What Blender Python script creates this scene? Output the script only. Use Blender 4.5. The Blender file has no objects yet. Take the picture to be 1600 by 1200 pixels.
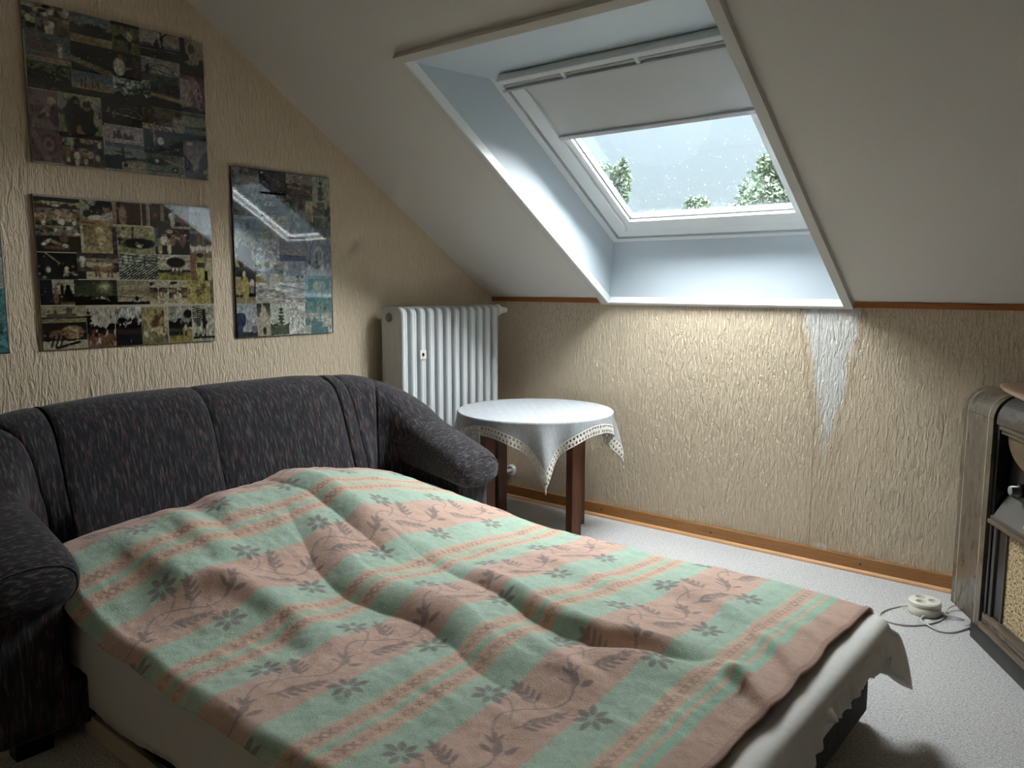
import bpy, bmesh, math, random
import numpy as np
from mathutils import Vector, Matrix

S = bpy.context.scene
COL = S.collection
PI = math.pi

# ------------------------------------------------------------------ camera
YAW, PITCH, ROLL = -0.6880, -0.1242, 0.0011
EYE = Vector((3.3449, -3.8655, 1.35))
fw = Vector((math.sin(YAW) * math.cos(PITCH), math.cos(YAW) * math.cos(PITCH), math.sin(PITCH)))
rt0 = Vector((math.cos(YAW), -math.sin(YAW), 0))
up0 = rt0.cross(fw)
rt = rt0 * math.cos(ROLL) + up0 * math.sin(ROLL)
up = up0 * math.cos(ROLL) - rt0 * math.sin(ROLL)
cam = bpy.data.cameras.new('camera')
cam.sensor_width = 36.0
cam.lens = 36.0 * 1246.6 / 1600.0
cam.clip_start = 0.05
cam.clip_end = 300
camo = bpy.data.objects.new('camera', cam)
COL.objects.link(camo)
camo.matrix_world = Matrix(((rt.x, up.x, -fw.x, EYE.x), (rt.y, up.y, -fw.y, EYE.y), (rt.z, up.z, -fw.z, EYE.z), (0, 0, 0, 1)))
S.camera = camo

# ------------------------------------------------------------------ world: overcast sky, brighter towards the zenith
W = bpy.data.worlds.new('overcast_sky')
S.world = W
W.use_nodes = True
wn = W.node_tree
wn.nodes.clear()
tc = wn.nodes.new('ShaderNodeTexCoord')
sp = wn.nodes.new('ShaderNodeSeparateXYZ')
mr = wn.nodes.new('ShaderNodeMapRange')
mr.inputs['From Min'].default_value = 0.0
mr.inputs['From Max'].default_value = 1.0
mr.inputs['To Min'].default_value = 0.74
mr.inputs['To Max'].default_value = 2.7
bg = wn.nodes.new('ShaderNodeBackground')
bg.inputs['Color'].default_value = (0.74, 0.90, 1.0, 1)
wo = wn.nodes.new('ShaderNodeOutputWorld')
wn.links.new(tc.outputs['Generated'], sp.inputs[0])
wn.links.new(sp.outputs['Z'], mr.inputs['Value'])
wn.links.new(mr.outputs[0], bg.inputs['Strength'])
wn.links.new(bg.outputs[0], wo.inputs[0])

# ------------------------------------------------------------------ the sun, spread wide by the cloud cover
sl = bpy.data.lights.new('cloud_veiled_sun', 'SUN')
sl.energy = 108.0
sl.angle = math.radians(138)
sl.color = (0.97, 0.965, 0.985)
so = bpy.data.objects.new('cloud_veiled_sun', sl)
COL.objects.link(so)
so.rotation_euler = Vector((-0.12, 0.46, 0.88)).to_track_quat('Z', 'Y').to_euler()
so.location = (1, 8, 9)

# ------------------------------------------------------------------ view
S.view_settings.view_transform = 'Standard'
S.view_settings.look = 'None'
S.view_settings.gamma = 1.0
S.view_settings.use_curve_mapping = False
S.view_settings.exposure = 0.0
S.cycles.use_denoising = True
S.cycles.max_bounces = 12
S.cycles.diffuse_bounces = 6
S.cycles.transparent_max_bounces = 24
S.cycles.caustics_reflective = False
S.cycles.caustics_refractive = False

# ------------------------------------------------------------------ helpers
MATS = {}


def srgb(r, g, b):
    def f(c):
        c /= 255.0
        return c / 12.92 if c <= 0.04045 else ((c + 0.055) / 1.055) ** 2.4
    return (f(r), f(g), f(b), 1.0)


class N:
    """small node-graph builder around one Principled material"""

    def __init__(self, name, color=(0.5, 0.5, 0.5, 1), rough=0.6, spec=0.5, metal=0.0, ior=None):
        m = bpy.data.materials.new(name)
        m.use_nodes = True
        self.m = m
        self.t = m.node_tree
        self.b = self.t.nodes['Principled BSDF']
        self.b.inputs['Base Color'].default_value = color
        self.b.inputs['Roughness'].default_value = rough
        self.b.inputs['Specular IOR Level'].default_value = spec
        self.b.inputs['Metallic'].default_value = metal
        if ior:
            self.b.inputs['IOR'].default_value = ior
        MATS[name] = m

    def n(self, kind, **kw):
        nd = self.t.nodes.new(kind)
        for k, v in kw.items():
            setattr(nd, k, v)
        return nd

    def l(self, a, b):
        self.t.links.new(a, b)

    def coords(self, scale=(1, 1, 1), kind='Object', rot=(0, 0, 0)):
        c = self.n('ShaderNodeTexCoord')
        mp = self.n('ShaderNodeMapping')
        mp.inputs['Scale'].default_value = scale
        mp.inputs['Rotation'].default_value = rot
        self.l(c.outputs[kind], mp.inputs[0])
        return mp.outputs[0]

    def noise(self, vec, scale=5, detail=2, rough=0.5, dist=0.0):
        nd = self.n('ShaderNodeTexNoise')
        nd.inputs['Scale'].default_value = scale
        nd.inputs['Detail'].default_value = detail
        nd.inputs['Roughness'].default_value = rough
        nd.inputs['Distortion'].default_value = dist
        self.l(vec, nd.inputs['Vector'])
        return nd.outputs['Fac']

    def ramp(self, fac, stops):
        nd = self.n('ShaderNodeValToRGB')
        e = nd.color_ramp.elements
        while len(e) < len(stops):
            e.new(0.5)
        for i, (p, c) in enumerate(stops):
            e[i].position = p
            e[i].color = c
        self.l(fac, nd.inputs[0])
        return nd.outputs[0]

    def math(self, op, a, b=None, c=None, clamp=False):
        nd = self.n('ShaderNodeMath', operation=op, use_clamp=clamp)
        for i, v in enumerate((a, b, c)):
            if v is None:
                continue
            if isinstance(v, (int, float)):
                nd.inputs[i].default_value = v
            else:
                self.l(v, nd.inputs[i])
        return nd.outputs[0]

    def mix(self, fac, a, b):
        nd = self.n('ShaderNodeMix', data_type='RGBA')
        for i, v in ((0, fac), (6, a), (7, b)):
            if isinstance(v, (int, float, tuple)):
                nd.inputs[i].default_value = v
            else:
                self.l(v, nd.inputs[i])
        return nd.outputs[2]

    def bump(self, h, strength=0.3, dist=0.01):
        nd = self.n('ShaderNodeBump')
        nd.inputs['Strength'].default_value = strength
        nd.inputs['Distance'].default_value = dist
        self.l(h, nd.inputs['Height'])
        self.l(nd.outputs[0], self.b.inputs['Normal'])
        return self

    def base(self, c):
        self.l(c, self.b.inputs['Base Color'])
        return self


def origin(o):
    v = Vector((0, 0, 0))
    while o is not None:
        v = v + o.location
        o = o.parent
    return v


def mesh(name, V, F, mat=None, parent=None, smooth=False, local=False):
    me = bpy.data.meshes.new(name)
    V = np.asarray(V, dtype=float).reshape(-1, 3)
    if parent is not None and not local:
        V = V - np.array(origin(parent))
    me.from_pydata(V.tolist(), [], [list(map(int, f)) for f in F])
    me.validate(clean_customdata=False)
    if smooth:
        me.polygons.foreach_set('use_smooth', [True] * len(me.polygons))
    if mat is not None:
        me.materials.append(mat if not isinstance(mat, str) else MATS[mat])
    o = bpy.data.objects.new(name, me)
    COL.objects.link(o)
    if parent is not None:
        o.parent = parent
    return o


def empty(name, loc, rz=0.0, parent=None):
    o = bpy.data.objects.new(name, None)
    o.empty_display_size = 0.05
    COL.objects.link(o)
    o.location = loc
    o.rotation_euler = (0, 0, rz)
    if parent:
        o.parent = parent
    return o


def tag(o, label=None, cat=None, group=None, kind=None):
    if label:
        o['label'] = label
    if cat:
        o['category'] = cat
    if group:
        o['group'] = group
    if kind:
        o['kind'] = kind
    return o


def recalc(o):
    bm = bmesh.new()
    bm.from_mesh(o.data)
    bmesh.ops.recalc_face_normals(bm, faces=bm.faces)
    bm.to_mesh(o.data)
    bm.free()
    return o


BOXF = [(0, 3, 2, 1), (4, 5, 6, 7), (0, 1, 5, 4), (1, 2, 6, 5), (2, 3, 7, 6), (3, 0, 4, 7)]


def boxv(x0, x1, y0, y1, z0, z1):
    return [(x0, y0, z0), (x1, y0, z0), (x1, y1, z0), (x0, y1, z0), (x0, y0, z1), (x1, y0, z1), (x1, y1, z1), (x0, y1, z1)]


def box(name, ext, mat, parent=None, bevel=0.0, f=None, local=False, seg=2):
    """box from extents, optionally bevelled and mapped through f(x, y, z)"""
    bm = bmesh.new()
    vs = [bm.verts.new(v) for v in boxv(*ext)]
    for q in BOXF:
        bm.faces.new([vs[i] for i in q])
    if bevel > 0:
        bmesh.ops.bevel(bm, geom=list(bm.edges), offset=bevel, segments=seg, profile=0.5, affect='EDGES')
    bm.verts.index_update()
    V = [tuple(v.co) for v in bm.verts]
    F = [[v.index for v in q.verts] for q in bm.faces]
    bm.free()
    if f:
        V = [tuple(f(*v)) for v in V]
    return recalc(mesh(name, V, F, mat, parent, local=local))


def join_boxes(name, exts, mat, parent=None, f=None, local=False):
    V, F = [], []
    for e in exts:
        b = len(V)
        V += boxv(*e)
        F += [[b + i for i in q] for q in BOXF]
    if f:
        V = [tuple(f(*v)) for v in V]
    return recalc(mesh(name, V, F, mat, parent, local=local))


def prism(name, poly, mat, parent, f, d0, d1, local=False, smooth=False):
    """extrude the 2-D polygon between depths d0 and d1; f(a, b, d) -> point"""
    n = len(poly)
    V = [f(a, b, d0) for a, b in poly] + [f(a, b, d1) for a, b in poly]
    F = [list(range(n))[::-1], list(range(n, 2 * n))] + [[i, (i + 1) % n, n + (i + 1) % n, n + i] for i in range(n)]
    return recalc(mesh(name, V, F, mat, parent, local=local, smooth=smooth))


def loft(rings, closed=True, cap0=True, cap1=True):
    n = len(rings[0])
    V = [p for r in rings for p in r]
    F = []
    for i in range(len(rings) - 1):
        for j in range(n if closed else n - 1):
            k = (j + 1) % n
            F.append([i * n + j, i * n + k, (i + 1) * n + k, (i + 1) * n + j])
    if closed and cap0:
        F.append(list(range(n))[::-1])
    if closed and cap1:
        b = (len(rings) - 1) * n
        F.append([b + j for j in range(n)])
    return V, F


def lathe(name, prof, c, mat, parent=None, seg=32, axis='z', local=False, smooth=True, cap0=True):
    rings = []
    for r, h in prof:
        ring = []
        for i in range(seg):
            a = 2 * PI * i / seg
            u, v = max(r, 1e-4) * math.cos(a), max(r, 1e-4) * math.sin(a)
            p = {'z': (u, v, h), 'y': (u, h, v), 'x': (h, u, v)}[axis]
            ring.append((c[0] + p[0], c[1] + p[1], c[2] + p[2]))
        rings.append(ring)
    V, F = loft(rings, cap0=cap0)
    o = recalc(mesh(name, V, F, mat, parent, smooth=smooth, local=local))
    return o


def tube(name, pts, r, mat, parent=None, seg=10, local=False, smooth_path=0):
    P = [Vector(p) for p in pts]
    if smooth_path:
        Q = []
        for i in range(len(P) - 1):
            p0, p1, p2, p3 = P[max(i - 1, 0)], P[i], P[i + 1], P[min(i + 2, len(P) - 1)]
            for k in range(smooth_path):
                t = k / smooth_path
                Q.append(0.5 * ((2 * p1) + (-p0 + p2) * t + (2 * p0 - 5 * p1 + 4 * p2 - p3) * t * t + (-p0 + 3 * p1 - 3 * p2 + p3) * t ** 3))
        Q.append(P[-1])
        P = Q
    rings = []
    ref = Vector((0, 0, 1))
    for i, p in enumerate(P):
        d = (P[min(i + 1, len(P) - 1)] - P[max(i - 1, 0)]).normalized()
        a = d.cross(ref)
        if a.length < 1e-3:
            a = d.cross(Vector((1, 0, 0)))
        a.normalize()
        b = d.cross(a)
        rings.append([tuple(p + (a * math.cos(2 * PI * k / seg) + b * math.sin(2 * PI * k / seg)) * r) for k in range(seg)])
    V, F = loft(rings)
    return recalc(mesh(name, V, F, mat, parent, smooth=True, local=local))


def grid_faces(ni, nj):
    i, j = np.meshgrid(np.arange(ni - 1), np.arange(nj - 1), indexing='ij')
    a = (i * nj + j).ravel()
    return np.stack([a, a + nj, a + nj + 1, a + 1], 1)


def big_mesh(name, V, F, mat, parent=None, smooth=True, colors=None):
    """fast path for quad grids: V (n,3), F (m,4), colors (n,3) linear"""
    me = bpy.data.meshes.new(name)
    V = np.asarray(V, dtype=np.float32)
    if parent is not None:
        V = V - np.array(origin(parent), dtype=np.float32)
    F = np.asarray(F, dtype=np.int32)
    me.vertices.add(len(V))
    me.vertices.foreach_set('co', V.ravel())
    me.loops.add(F.size)
    me.loops.foreach_set('vertex_index', F.ravel())
    me.polygons.add(len(F))
    me.polygons.foreach_set('loop_start', np.arange(0, F.size, F.shape[1], dtype=np.int32))
    me.polygons.foreach_set('loop_total', np.full(len(F), F.shape[1], dtype=np.int32))
    me.update(calc_edges=True)
    me.polygons.foreach_set('use_smooth', np.full(len(F), smooth, dtype=bool))
    if colors is not None:
        at = me.color_attributes.new('Col', 'FLOAT_COLOR', 'POINT')
        c = np.ones((len(V), 4), dtype=np.float32)
        c[:, :3] = colors
        at.data.foreach_set('color', c.ravel())
    me.materials.append(MATS[mat])
    o = bpy.data.objects.new(name, me)
    COL.objects.link(o)
    if parent is not None:
        o.parent = parent
    return o


def sm(a, b, x):
    t = np.clip((x - a) / (b - a), 0, 1)
    return t * t * (3 - 2 * t)


# ------------------------------------------------------------------ room measures (metres); x along the low wall, y towards it
KNEE = 1.2673          # height of the low wall
ALPHA = 0.5738         # pitch of the roof
CA, SA = math.cos(ALPHA), math.sin(ALPHA)


def SL(x, s, off=0.0):
    """point on the roof slope: x along, s up the slope, off outwards through the roof"""
    return (x, -s * CA + off * SA, KNEE + s * SA + off * CA)


XR, YF, ZC = 5.2, -5.4, 2.64   # right wall, wall behind the camera, flat ceiling
S_TOP = (ZC - KNEE) / SA
OX0, OX1, OS1 = 0.88, 2.172, 1.826   # window opening in the slope
FOFF = 0.27                           # window frame lies this far out

# ------------------------------------------------------------------ materials
m = N('wallpaper', rough=0.62, spec=0.35)
v = m.coords((1, 1, 0.2))
n1 = m.noise(v, 75, 3, 0.55, 0.9)
v2 = m.coords((1, 1, 1))
n2 = m.noise(v2, 1.6, 2)
m.base(m.mix(n1, srgb(202, 183, 156), srgb(219, 203, 178)))
m.bump(n1, 0.9, 0.02)

m = N('wallpaper_stained', rough=0.62, spec=0.35)
v = m.coords((1, 1, 0.2))
n1 = m.noise(v, 92, 3, 0.6, 0.9)
paper = m.mix(n1, srgb(202, 183, 156), srgb(219, 203, 178))
c = m.coords()
sx = m.n('ShaderNodeSeparateXYZ')
m.l(c, sx.inputs[0])
X, Z = sx.outputs['X'], sx.outputs['Z']
# run of lime bloom under the window corner: wide at the top, thinning downwards
dx = m.math('ABSOLUTE', m.math('SUBTRACT', X, 2.118))
halfw = m.math('ADD', m.math('MULTIPLY', m.math('SUBTRACT', Z, 0.50, clamp=True), 0.150), 0.038)
edge = m.math('SUBTRACT', halfw, dx)
nz = m.noise(m.coords((1, 1, 0.45)), 26, 4, 0.65, 0.6)
nf = m.noise(m.coords((1, 1, 0.35)), 90, 3, 0.6)
streak = m.noise(m.coords((1, 1, 0.13)), 34, 4, 0.72, 0.5)
band = m.math('MULTIPLY', edge, 15.0, clamp=True)
dens = m.math('ADD', m.math('MULTIPLY', band, 0.9), m.math('MULTIPLY', m.math('SUBTRACT', streak, 0.5), 3.0))
dens = m.math('ADD', dens, m.math('MULTIPLY', m.math('SUBTRACT', nz, 0.5), 1.2))
dens = m.math('ADD', dens, m.math('SUBTRACT', m.math('MULTIPLY', m.math('SUBTRACT', Z, 0.85), 1.0), 0.20))
dens = m.math('MULTIPLY', m.math('MULTIPLY', dens, 2.2, clamp=True), m.math('MULTIPLY', m.math('ADD', edge, m.math('MULTIPLY', m.math('SUBTRACT', nz, 0.5), 0.08)), 45.0, clamp=True))
dens = m.math('MULTIPLY', dens, m.math('MULTIPLY', m.math('SUBTRACT', Z, 0.46), 5.0, clamp=True))
# little bloom above the skirting
ddx = m.math('DIVIDE', m.math('SUBTRACT', X, 2.115), 0.055)
ddz = m.math('DIVIDE', m.math('SUBTRACT', Z, 0.085), 0.028)
rr = m.math('ADD', m.math('MULTIPLY', ddx, ddx), m.math('MULTIPLY', ddz, ddz))
low = m.math('MULTIPLY', m.math('SUBTRACT', m.math('ADD', m.math('SUBTRACT', 1.0, rr), m.math('MULTIPLY', m.math('SUBTRACT', nz, 0.5), 2.0)), 0.35), 2.0, clamp=True)
dens = m.math('MAXIMUM', dens, low)
dens = m.math('MULTIPLY', dens, m.math('ADD', m.math('MULTIPLY', nf, 1.3), 0.22), clamp=True)
rim = m.math('MULTIPLY', m.math('SUBTRACT', 1.0, m.math('MULTIPLY', m.math('ABSOLUTE', m.math('ADD', edge, m.math('MULTIPLY', m.math('SUBTRACT', nz, 0.5), 0.12))), 70.0), clamp=True), m.math('MULTIPLY', m.math('SUBTRACT', Z, 0.45, clamp=True), 1.1, clamp=True))
col = m.mix(m.math('MULTIPLY', rim, 0.62), paper, srgb(142, 104, 66))
# damp tint down to the skirting
damp = m.math('MULTIPLY', m.math('MULTIPLY', m.math('SUBTRACT', 0.10, dx), 8.0, clamp=True), 0.30)
col = m.mix(damp, col, srgb(172, 148, 112))
col = m.mix(dens, col, srgb(222, 221, 217))
# dark mould line right under the trim
mould = m.math('MULTIPLY', m.math('MULTIPLY', m.math('SUBTRACT', Z, 1.195), 16.0, clamp=True), m.math('MULTIPLY', m.math('ADD', edge, 0.05), 12.0, clamp=True))
mould = m.math('MULTIPLY', mould, m.math('MULTIPLY', m.math('SUBTRACT', nz, 0.38), 4.0, clamp=True))
col = m.mix(m.math('MULTIPLY', mould, 0.6), col, srgb(88, 80, 68))
# wallpaper joints
jl = m.math('MULTIPLY', m.math('SUBTRACT', 1.0, m.math('MULTIPLY', m.math('ABSOLUTE', m.math('SUBTRACT', X, 2.061)), 700.0), clamp=True), 0.45)
col = m.mix(jl, col, srgb(120, 98, 70))
m.base(col)
m.bump(m.math('SUBTRACT', n1, m.math('MULTIPLY', jl, 0.6)), 0.95, 0.020)

m = N('ceiling_paint', srgb(214, 211, 206), 0.85, 0.25)
m.bump(m.noise(m.coords(), 220, 2), 0.08, 0.003)
m = N('lining_board', srgb(190, 200, 207), 0.38, 0.5)
m.bump(m.noise(m.coords((3, 1, 1)), 9, 3), 0.10, 0.006)
N('window_white', srgb(232, 235, 236), 0.35, 0.5)
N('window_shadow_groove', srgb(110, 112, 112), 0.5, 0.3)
N('aluminium', srgb(186, 188, 192), 0.4, 0.5)
m = N('blind_fabric', srgb(196, 198, 198), 0.8, 0.2)
m.bump(m.noise(m.coords((1, 1, 1)), 4.0, 2), 0.35, 0.03)
m = N('trim_white', srgb(206, 204, 199), 0.5, 0.4)
m = N('carpet', rough=0.95, spec=0.1)
a = m.noise(m.coords(), 150, 3, 0.7)
b = m.noise(m.coords((1, 1.5, 1)), 75, 4, 0.8, 0.4)
g = m.ramp(a, [(0.32, srgb(178, 176, 174)), (0.5, srgb(220, 218, 217)), (0.68, srgb(246, 245, 244))])
sp_ = m.ramp(b, [(0.57, (0, 0, 0, 1)), (0.66, (1, 1, 1, 1))])
m.base(m.mix(m.math('MULTIPLY', sp_, 0.55), g, srgb(92, 86, 84)))
m.bump(m.math('ADD', a, m.math('MULTIPLY', b, 0.6)), 0.9, 0.012)


def wood(name, c0, c1, scale=(2, 2, 30), rough=0.4, spec=0.4, ns=4):
    m = N(name, rough=rough, spec=spec)
    n = m.noise(m.coords(scale), ns, 4, 0.6, 0.5)
    m.base(m.ramp(n, [(0.3, c0), (0.7, c1)]))
    m.bump(n, 0.06, 0.003)


wood('skirting_wood', srgb(140, 95, 50), srgb(162, 114, 64), (2, 30, 30), 0.42, 0.45)
wood('bead_wood', srgb(188, 140, 92), srgb(206, 160, 114), (2, 30, 30), 0.42, 0.45)
wood('strip_wood', srgb(140, 84, 42), srgb(158, 98, 52), (2, 30, 30), 0.5, 0.3)
wood('table_wood', srgb(74, 42, 25), srgb(104, 62, 38), (14, 14, 1.2), 0.42, 0.4)
wood('walnut', srgb(66, 60, 51), srgb(98, 89, 75), (9, 3, 3), 0.2, 0.6, 3)
wood('walnut_dark', srgb(50, 48, 46), srgb(74, 70, 66), (1.5, 8, 8), 0.25, 0.6, 3)
wood('moulding_wood', srgb(78, 64, 48), srgb(112, 94, 72), (1.5, 10, 10), 0.3, 0.5, 3)
N('inlay', srgb(196, 182, 150), 0.3, 0.5)
N('cabinet_black', srgb(16, 15, 15), 0.25, 0.5)
N('plinth_dark', srgb(66, 64, 62), 0.5, 0.3)
N('grey_metal', srgb(88, 86, 82), 0.35, 0.5, 0.3)
N('knob_face', srgb(150, 152, 156), 0.3, 0.5, 0.4)
N('scale_yellow', srgb(190, 160, 80), 0.4, 0.4)
m = N('speaker_cloth', rough=0.9, spec=0.2)
n1 = m.noise(m.coords((1, 1, 1)), 110, 3, 0.7)
m.base(m.ramp(n1, [(0.38, srgb(60, 46, 32)), (0.50, srgb(184, 162, 124)), (0.7, srgb(226, 208, 172))]))
m.bump(n1, 0.5, 0.004)
m = N('satin_brown', srgb(150, 122, 100), 0.38, 0.6)
m.bump(m.noise(m.coords(), 14, 3), 0.5, 0.012)
m = N('radiator_enamel', srgb(206, 209, 210), 0.3, 0.5)
N('valve_white', srgb(222, 219, 210), 0.4, 0.5)
N('plug_grey', srgb(120, 118, 112), 0.5, 0.4)
N('pipe_paint', srgb(214, 216, 216), 0.35, 0.5)
m = N('linen', rough=0.85, spec=0.2)
n1 = m.noise(m.coords((40, 260, 40), rot=(0, 0, 0.9)), 1.0, 2)
n2 = m.noise(m.coords((260, 40, 40), rot=(0, 0, 0.9)), 1.0, 2)
h = m.math('ADD', n1, n2)
m.base(m.ramp(m.math('MULTIPLY', h, 0.5), [(0.35, srgb(158, 161, 164)), (0.65, srgb(178, 182, 186))]))
m.bump(h, 0.25, 0.004)
m = N('lace_cotton', srgb(212, 208, 198), 0.85, 0.2)
m.bump(m.noise(m.coords(), 300, 2), 0.4, 0.003)
m = N('sheet_cotton', srgb(218, 215, 211), 0.8, 0.2)
m.bump(m.noise(m.coords((1, 1, 1)), 26, 3), 0.25, 0.008)
m = N('side_board', srgb(186, 176, 160), 0.6, 0.3)
N('gap_shade_black', srgb(14, 13, 14), 0.8, 0.1)


def sofa_fabric(name, scale):
    m = N(name, rough=0.9, spec=0.15)
    v = m.coords(scale)
    n = m.noise(v, 1.0, 2, 0.5, 0.4)
    v2 = m.coords(tuple(q * 0.83 for q in scale))
    n2 = m.noise(v2, 1.3, 1, 0.5, 0.3)
    mp = m.coords(tuple(q * 0.7 for q in scale))
    n3 = m.noise(mp, 1.7, 1)
    c = m.ramp(n, [(0.40, srgb(36, 36, 40)), (0.56, srgb(52, 51, 54)), (0.68, srgb(86, 80, 79))])
    red = m.ramp(n3, [(0.64, (0, 0, 0, 1)), (0.69, (1, 1, 1, 1))])
    c = m.mix(m.math('MULTIPLY', red, 0.55), c, srgb(112, 66, 62))
    blue = m.ramp(n2, [(0.60, (0, 0, 0, 1)), (0.70, (1, 1, 1, 1))])
    c = m.mix(m.math('MULTIPLY', blue, 0.5), c, srgb(40, 43, 54))
    m.base(c)
    m.bump(n, 0.35, 0.004)
    m.b.inputs['Sheen Weight'].default_value = 0.15


sofa_fabric('sofa_back_fabric', (40, 130, 15))
sofa_fabric('sofa_arm_fabric', (130, 34, 110))
sofa_fabric('sofa_base_fabric', (110, 130, 15))

m = N('blanket_fleece', rough=0.95, spec=0.1)
ca = m.n('ShaderNodeVertexColor', layer_name='Col')
n1 = m.noise(m.coords(), 330, 3, 0.7)
n2 = m.noise(m.coords(), 70, 3, 0.6)
mm = m.n('ShaderNodeMix', data_type='RGBA', blend_type='MULTIPLY')
mm.inputs[0].default_value = 1.0
m.l(ca.outputs[0], mm.inputs[6])
m.l(m.ramp(n1, [(0.25, (0.80, 0.80, 0.80, 1)), (0.75, (1.12, 1.12, 1.12, 1))]), mm.inputs[7])
m.base(mm.outputs[2])
m.bump(m.math('ADD', n1, m.math('MULTIPLY', n2, 0.8)), 0.55, 0.006)
m.b.inputs['Sheen Weight'].default_value = 0.25
N('hem_thread', srgb(150, 118, 104), 0.9, 0.1)

m = N('photo_gloss', rough=0.04, spec=0.5, ior=1.75)
ca = m.n('ShaderNodeVertexColor', layer_name='Col')
m.l(ca.outputs[0], m.b.inputs['Base Color'])
N('board_edge', srgb(150, 142, 128), 0.5, 0.4)
N('board_dark_edge', srgb(40, 42, 46), 0.4, 0.4)
N('pin_head', srgb(180, 180, 176), 0.3, 0.5, 0.8)
m = N('socket_plastic', srgb(222, 218, 206), 0.4, 0.5)
N('socket_well_grey', srgb(96, 86, 74), 0.5, 0.4)
N('cable_white', srgb(206, 202, 192), 0.5, 0.4)
N('screw_dark', srgb(70, 46, 26), 0.5, 0.4)
m = N('leaf', rough=1.0, spec=0.0)
n1 = m.noise(m.coords(), 1.5, 2)
m.base(m.ramp(n1, [(0.35, srgb(92, 106, 98)), (0.65, srgb(120, 134, 114))]))
N('bark', srgb(80, 78, 82), 0.9, 0.1)
N('lawn', srgb(58, 68, 48), 0.9, 0.1)
N('house_render', srgb(150, 150, 160), 0.9, 0.1)

# window glass: clear pane that lets daylight straight through and mirrors a little
gm = bpy.data.materials.new('pane_glass')
gm.use_nodes = True
t = gm.node_tree
t.nodes.clear()
o_ = t.nodes.new('ShaderNodeOutputMaterial')
mx = t.nodes.new('ShaderNodeMixShader')
lw = t.nodes.new('ShaderNodeLayerWeight')
lw.inputs['Blend'].default_value = 0.5
pw = t.nodes.new('ShaderNodeMath')
pw.operation = 'POWER'
pw.inputs[1].default_value = 5.0
t.links.new(lw.outputs['Facing'], pw.inputs[0])
fr = t.nodes.new('ShaderNodeMapRange')
fr.inputs['To Min'].default_value = 0.04
fr.inputs['To Max'].default_value = 1.0
t.links.new(pw.outputs[0], fr.inputs['Value'])
tr = t.nodes.new('ShaderNodeBsdfTransparent')
tr.inputs['Color'].default_value = (0.95, 0.98, 0.98, 1)
gl = t.nodes.new('ShaderNodeBsdfGlossy')
gl.inputs['Roughness'].default_value = 0.02
t.links.new(fr.outputs[0], mx.inputs[0])
t.links.new(tr.outputs[0], mx.inputs[1])
t.links.new(gl.outputs[0], mx.inputs[2])
t.links.new(mx.outputs[0], o_.inputs[0])
MATS['pane_glass'] = gm
dm = bpy.data.materials.new('rain_drop')
dm.use_nodes = True
b_ = dm.node_tree.nodes['Principled BSDF']
b_.inputs['Transmission Weight'].default_value = 1.0
b_.inputs['Roughness'].default_value = 0.0
b_.inputs['IOR'].default_value = 1.33
MATS['rain_drop'] = dm
# ================================================================== SETTING
ks = lambda o: tag(o, kind='structure')
ks(mesh('floor', [(0, YF, 0), (XR, YF, 0), (XR, 0, 0), (0, 0, 0)], [(0, 1, 2, 3)], 'carpet'))
yc = -S_TOP * CA
ks(mesh('wall_left', [(0, YF, 0), (0, 0, 0), (0, 0, KNEE), (0, yc, ZC), (0, YF, ZC)], [(0, 1, 2, 3, 4)], 'wallpaper'))
ks(mesh('wall_back', [(0, 0, 0), (XR, 0, 0), (XR, 0, KNEE), (0, 0, KNEE)], [(0, 1, 2, 3)], 'wallpaper_stained'))
ks(mesh('wall_right', [(XR, YF, 0), (XR, 0, 0), (XR, 0, KNEE), (XR, yc, ZC), (XR, YF, ZC)], [(4, 3, 2, 1, 0)], 'wallpaper'))
ks(mesh('wall_front', [(0, YF, 0), (XR, YF, 0), (XR, YF, ZC), (0, YF, ZC)], [(0, 1, 2, 3)], 'wallpaper'))
cx = [0, OX0, OX1, XR]
cs = [0, 1e-4, OS1, S_TOP]
V, F = [], []
for s in cs:
    for x in cx:
        V.append(SL(x, s))
for j in range(3):
    for i in range(3):
        if i == 1 and j == 1:
            continue
        a = j * 4 + i
        F.append((a, a + 1, a + 5, a + 4))
b = len(V)
V += [(0, yc, ZC), (XR, yc, ZC), (XR, YF, ZC), (0, YF, ZC)]
F.append((b, b + 1, b + 2, b + 3))
ks(mesh('ceiling', V, F, 'ceiling_paint'))

# brown strip where the slope meets the low wall
t1 = ks(box('trim_1', (0.012, 0.812, -0.014, 0.0, KNEE - 0.022, KNEE + 0.004), 'strip_wood'))
t2 = ks(box('trim_2', (2.216, XR, -0.014, 0.0, KNEE - 0.022, KNEE + 0.004), 'strip_wood'))

# skirting: board, bead and screws
bbo = ks(empty('baseboard_back', (2.6, -0.01, 0)))
box('board', (0.02, XR - 0.02, -0.018, 0.0, 0.0, 0.075), 'skirting_wood', bbo, 0.004)
prof = [(0, 0)] + [(-0.016 * math.cos(a), 0.016 * math.sin(a)) for a in np.linspace(0, PI / 2, 7)]
prism('bead', prof, 'bead_wood', bbo, lambda a, z, d: (d, -0.018 + a, z), 0.02, XR - 0.02)
for sx_ in (0.86, 1.55, 2.31):
    lathe('screw', [(0.0055, 0.0), (0.0055, 0.0012), (0.003, 0.002), (0, 0.0005)], (sx_, -0.0175, 0.042), 'screw_dark', bbo, 12, 'y')
    bpy.data.objects[bbo.children[-1].name].scale = (1, -1, 1)
for o in bbo.children:
    if o.name.startswith('screw'):
        o.scale = (1, 1, 1)
        for vv in o.data.vertices:
            vv.co.y = -0.0075 - (vv.co.y + 0.0075)

# ------------------------------------------------------------------ roof window
win = ks(empty('window_1', SL(1.526, 0.8, 0.0)))


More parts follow.
